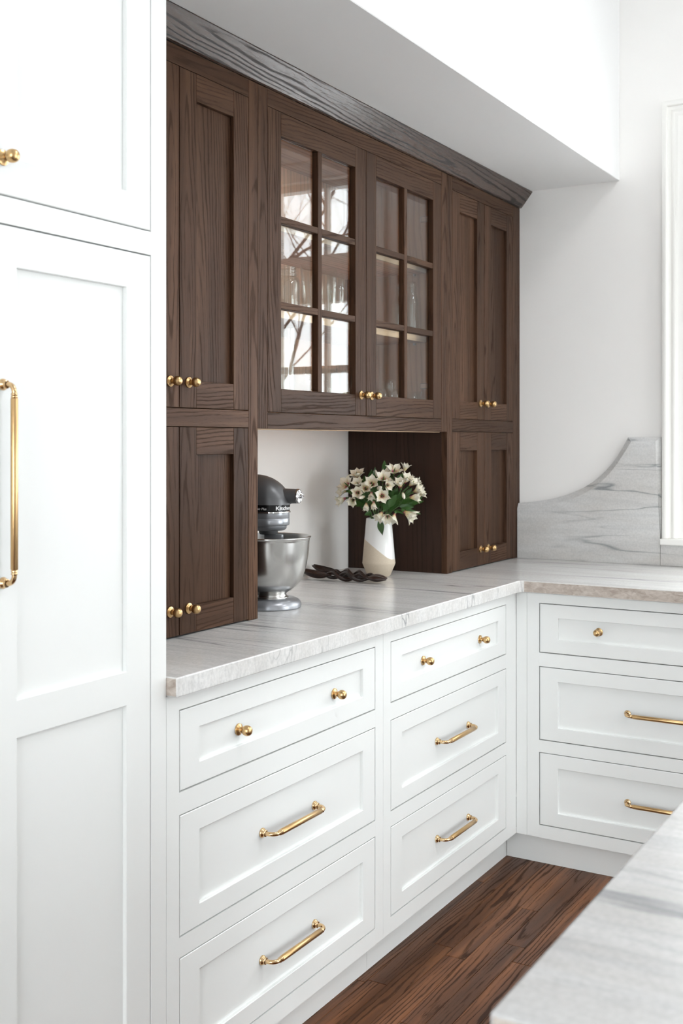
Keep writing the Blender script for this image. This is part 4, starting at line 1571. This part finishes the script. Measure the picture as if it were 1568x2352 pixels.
# ------------------------------------------------------------------ carved salad servers
def server(label, p0, yaw, seed, phase, lift):
    """spoon bowl at local -x, twisted two-strand handle, pointed leaf end at +x; length about .29 m"""
    root = thing('salad_server', label, 'utensil', p0, 'carved wooden salad servers')
    Mx = Matrix.Translation(p0) @ Matrix.Rotation(yaw, 4, 'Z')
    # bowl
    bm = bmesh.new()
    nu, nv = 14, 10
    for side in (0, 1):
        rows_ = []
        for i in range(nu + 1):
            u = i / nu
            x = -.156 + .111 * u
            w_ = max(.0006, .031 * (sin(pi * (u * .93 + .03)) ** .7) * (1 - .25 * u))
            dz = .017 * sin(pi * min(1, u * .95 + .04)) ** .9
            rim = lift * (1 - u) ** 1.6 + .021
            row = []
            for j in range(nv + 1):
                v = j / nv * 2 - 1
                zz = rim - dz * (1 - v * v) - (0.0035 if side else 0)
                row.append(bm.verts.new((x, w_ * v * (1.0 if not side else 1.03), zz)))
            rows_.append(row)
        for a_, b_ in zip(rows_, rows_[1:]):
            for j in range(nv):
                bm.faces.new((a_[j], a_[j + 1], b_[j + 1], b_[j]))
        if side:
            for j in range(nv):
                pass
            lo = rows_
        else:
            hi = rows_
    for i in range(nu):
        bm.faces.new((hi[i][0], hi[i + 1][0], lo[i + 1][0], lo[i][0]))
        bm.faces.new((hi[i][nv], hi[i + 1][nv], lo[i + 1][nv], lo[i][nv]))
    for j in range(nv):
        bm.faces.new((hi[0][j], hi[0][j + 1], lo[0][j + 1], lo[0][j]))
        bm.faces.new((hi[nu][j], hi[nu][j + 1], lo[nu][j + 1], lo[nu][j]))
    bmesh.ops.transform(bm, matrix=Mx, verts=bm.verts)
    g = lambda c: (c[1], c[0] - p0[0] + .02, c[2] - p0[2] + .03)
    link('bowl', finish(bm, 'bowl', 'walnut', g, smooth='all'), root)
    # two strands twisting round each other
    for s in (0, 1):
        bm = bmesh.new()
        pts, rr = [], []
        for i in range(41):
            t_ = i / 40
            a_ = phase + s * pi + t_ * 2 * pi * 1.5
            am = .0125 * sin(pi * min(1, max(0, t_ * .9 + .05))) ** .5
            pts.append((-.062 + .150 * t_, am * cos(a_), .0185 + am * .85 * sin(a_) - .004 * t_))
            rr.append(.0052 + .0012 * sin(pi * t_))
        add_tube(bm, pts, rr, 9)
        bmesh.ops.transform(bm, matrix=Mx, verts=bm.verts)
        link('twisted_strand', finish(bm, 'twisted_strand', 'walnut', g, smooth='all'), root)
    # leaf-shaped end
    bm = bmesh.new()
    rows_ = []
    for i in range(13):
        u = i / 12
        x = .078 + .066 * u
        w_ = .0008 + .0175 * sin(pi * (u * .9 + .07)) ** .9
        h_ = .0006 + .0085 * sin(pi * (u * .9 + .07))
        zc = .0145 - .002 * u
        rows_.append([bm.verts.new((x, w_ * cos(a_), zc + h_ * sin(a_) * (1.15 if sin(a_) > 0 else 1))) for a_ in [2 * pi * k_ / 14 for k_ in range(14)]])
    for a_, b_ in zip(rows_, rows_[1:]):
        for k_ in range(14):
            bm.faces.new((a_[k_], a_[(k_ + 1) % 14], b_[(k_ + 1) % 14], b_[k_]))
    bm.faces.new(rows_[0])
    bm.faces.new(rows_[-1])
    bmesh.ops.transform(bm, matrix=Mx, verts=bm.verts)
    link('leaf_tip', finish(bm, 'leaf_tip', 'walnut', g, smooth='all'), root)
    return root


server('dark carved wooden salad server in front, tip pointing at the mixer', (3.045, 1.805, Z_CT + .0015), radians(-84), 1, .3, .014)
server('dark carved wooden salad server behind the other, nearer the vase', (3.110, 1.820, Z_CT + .0015), radians(-97), 2, 1.6, .016)
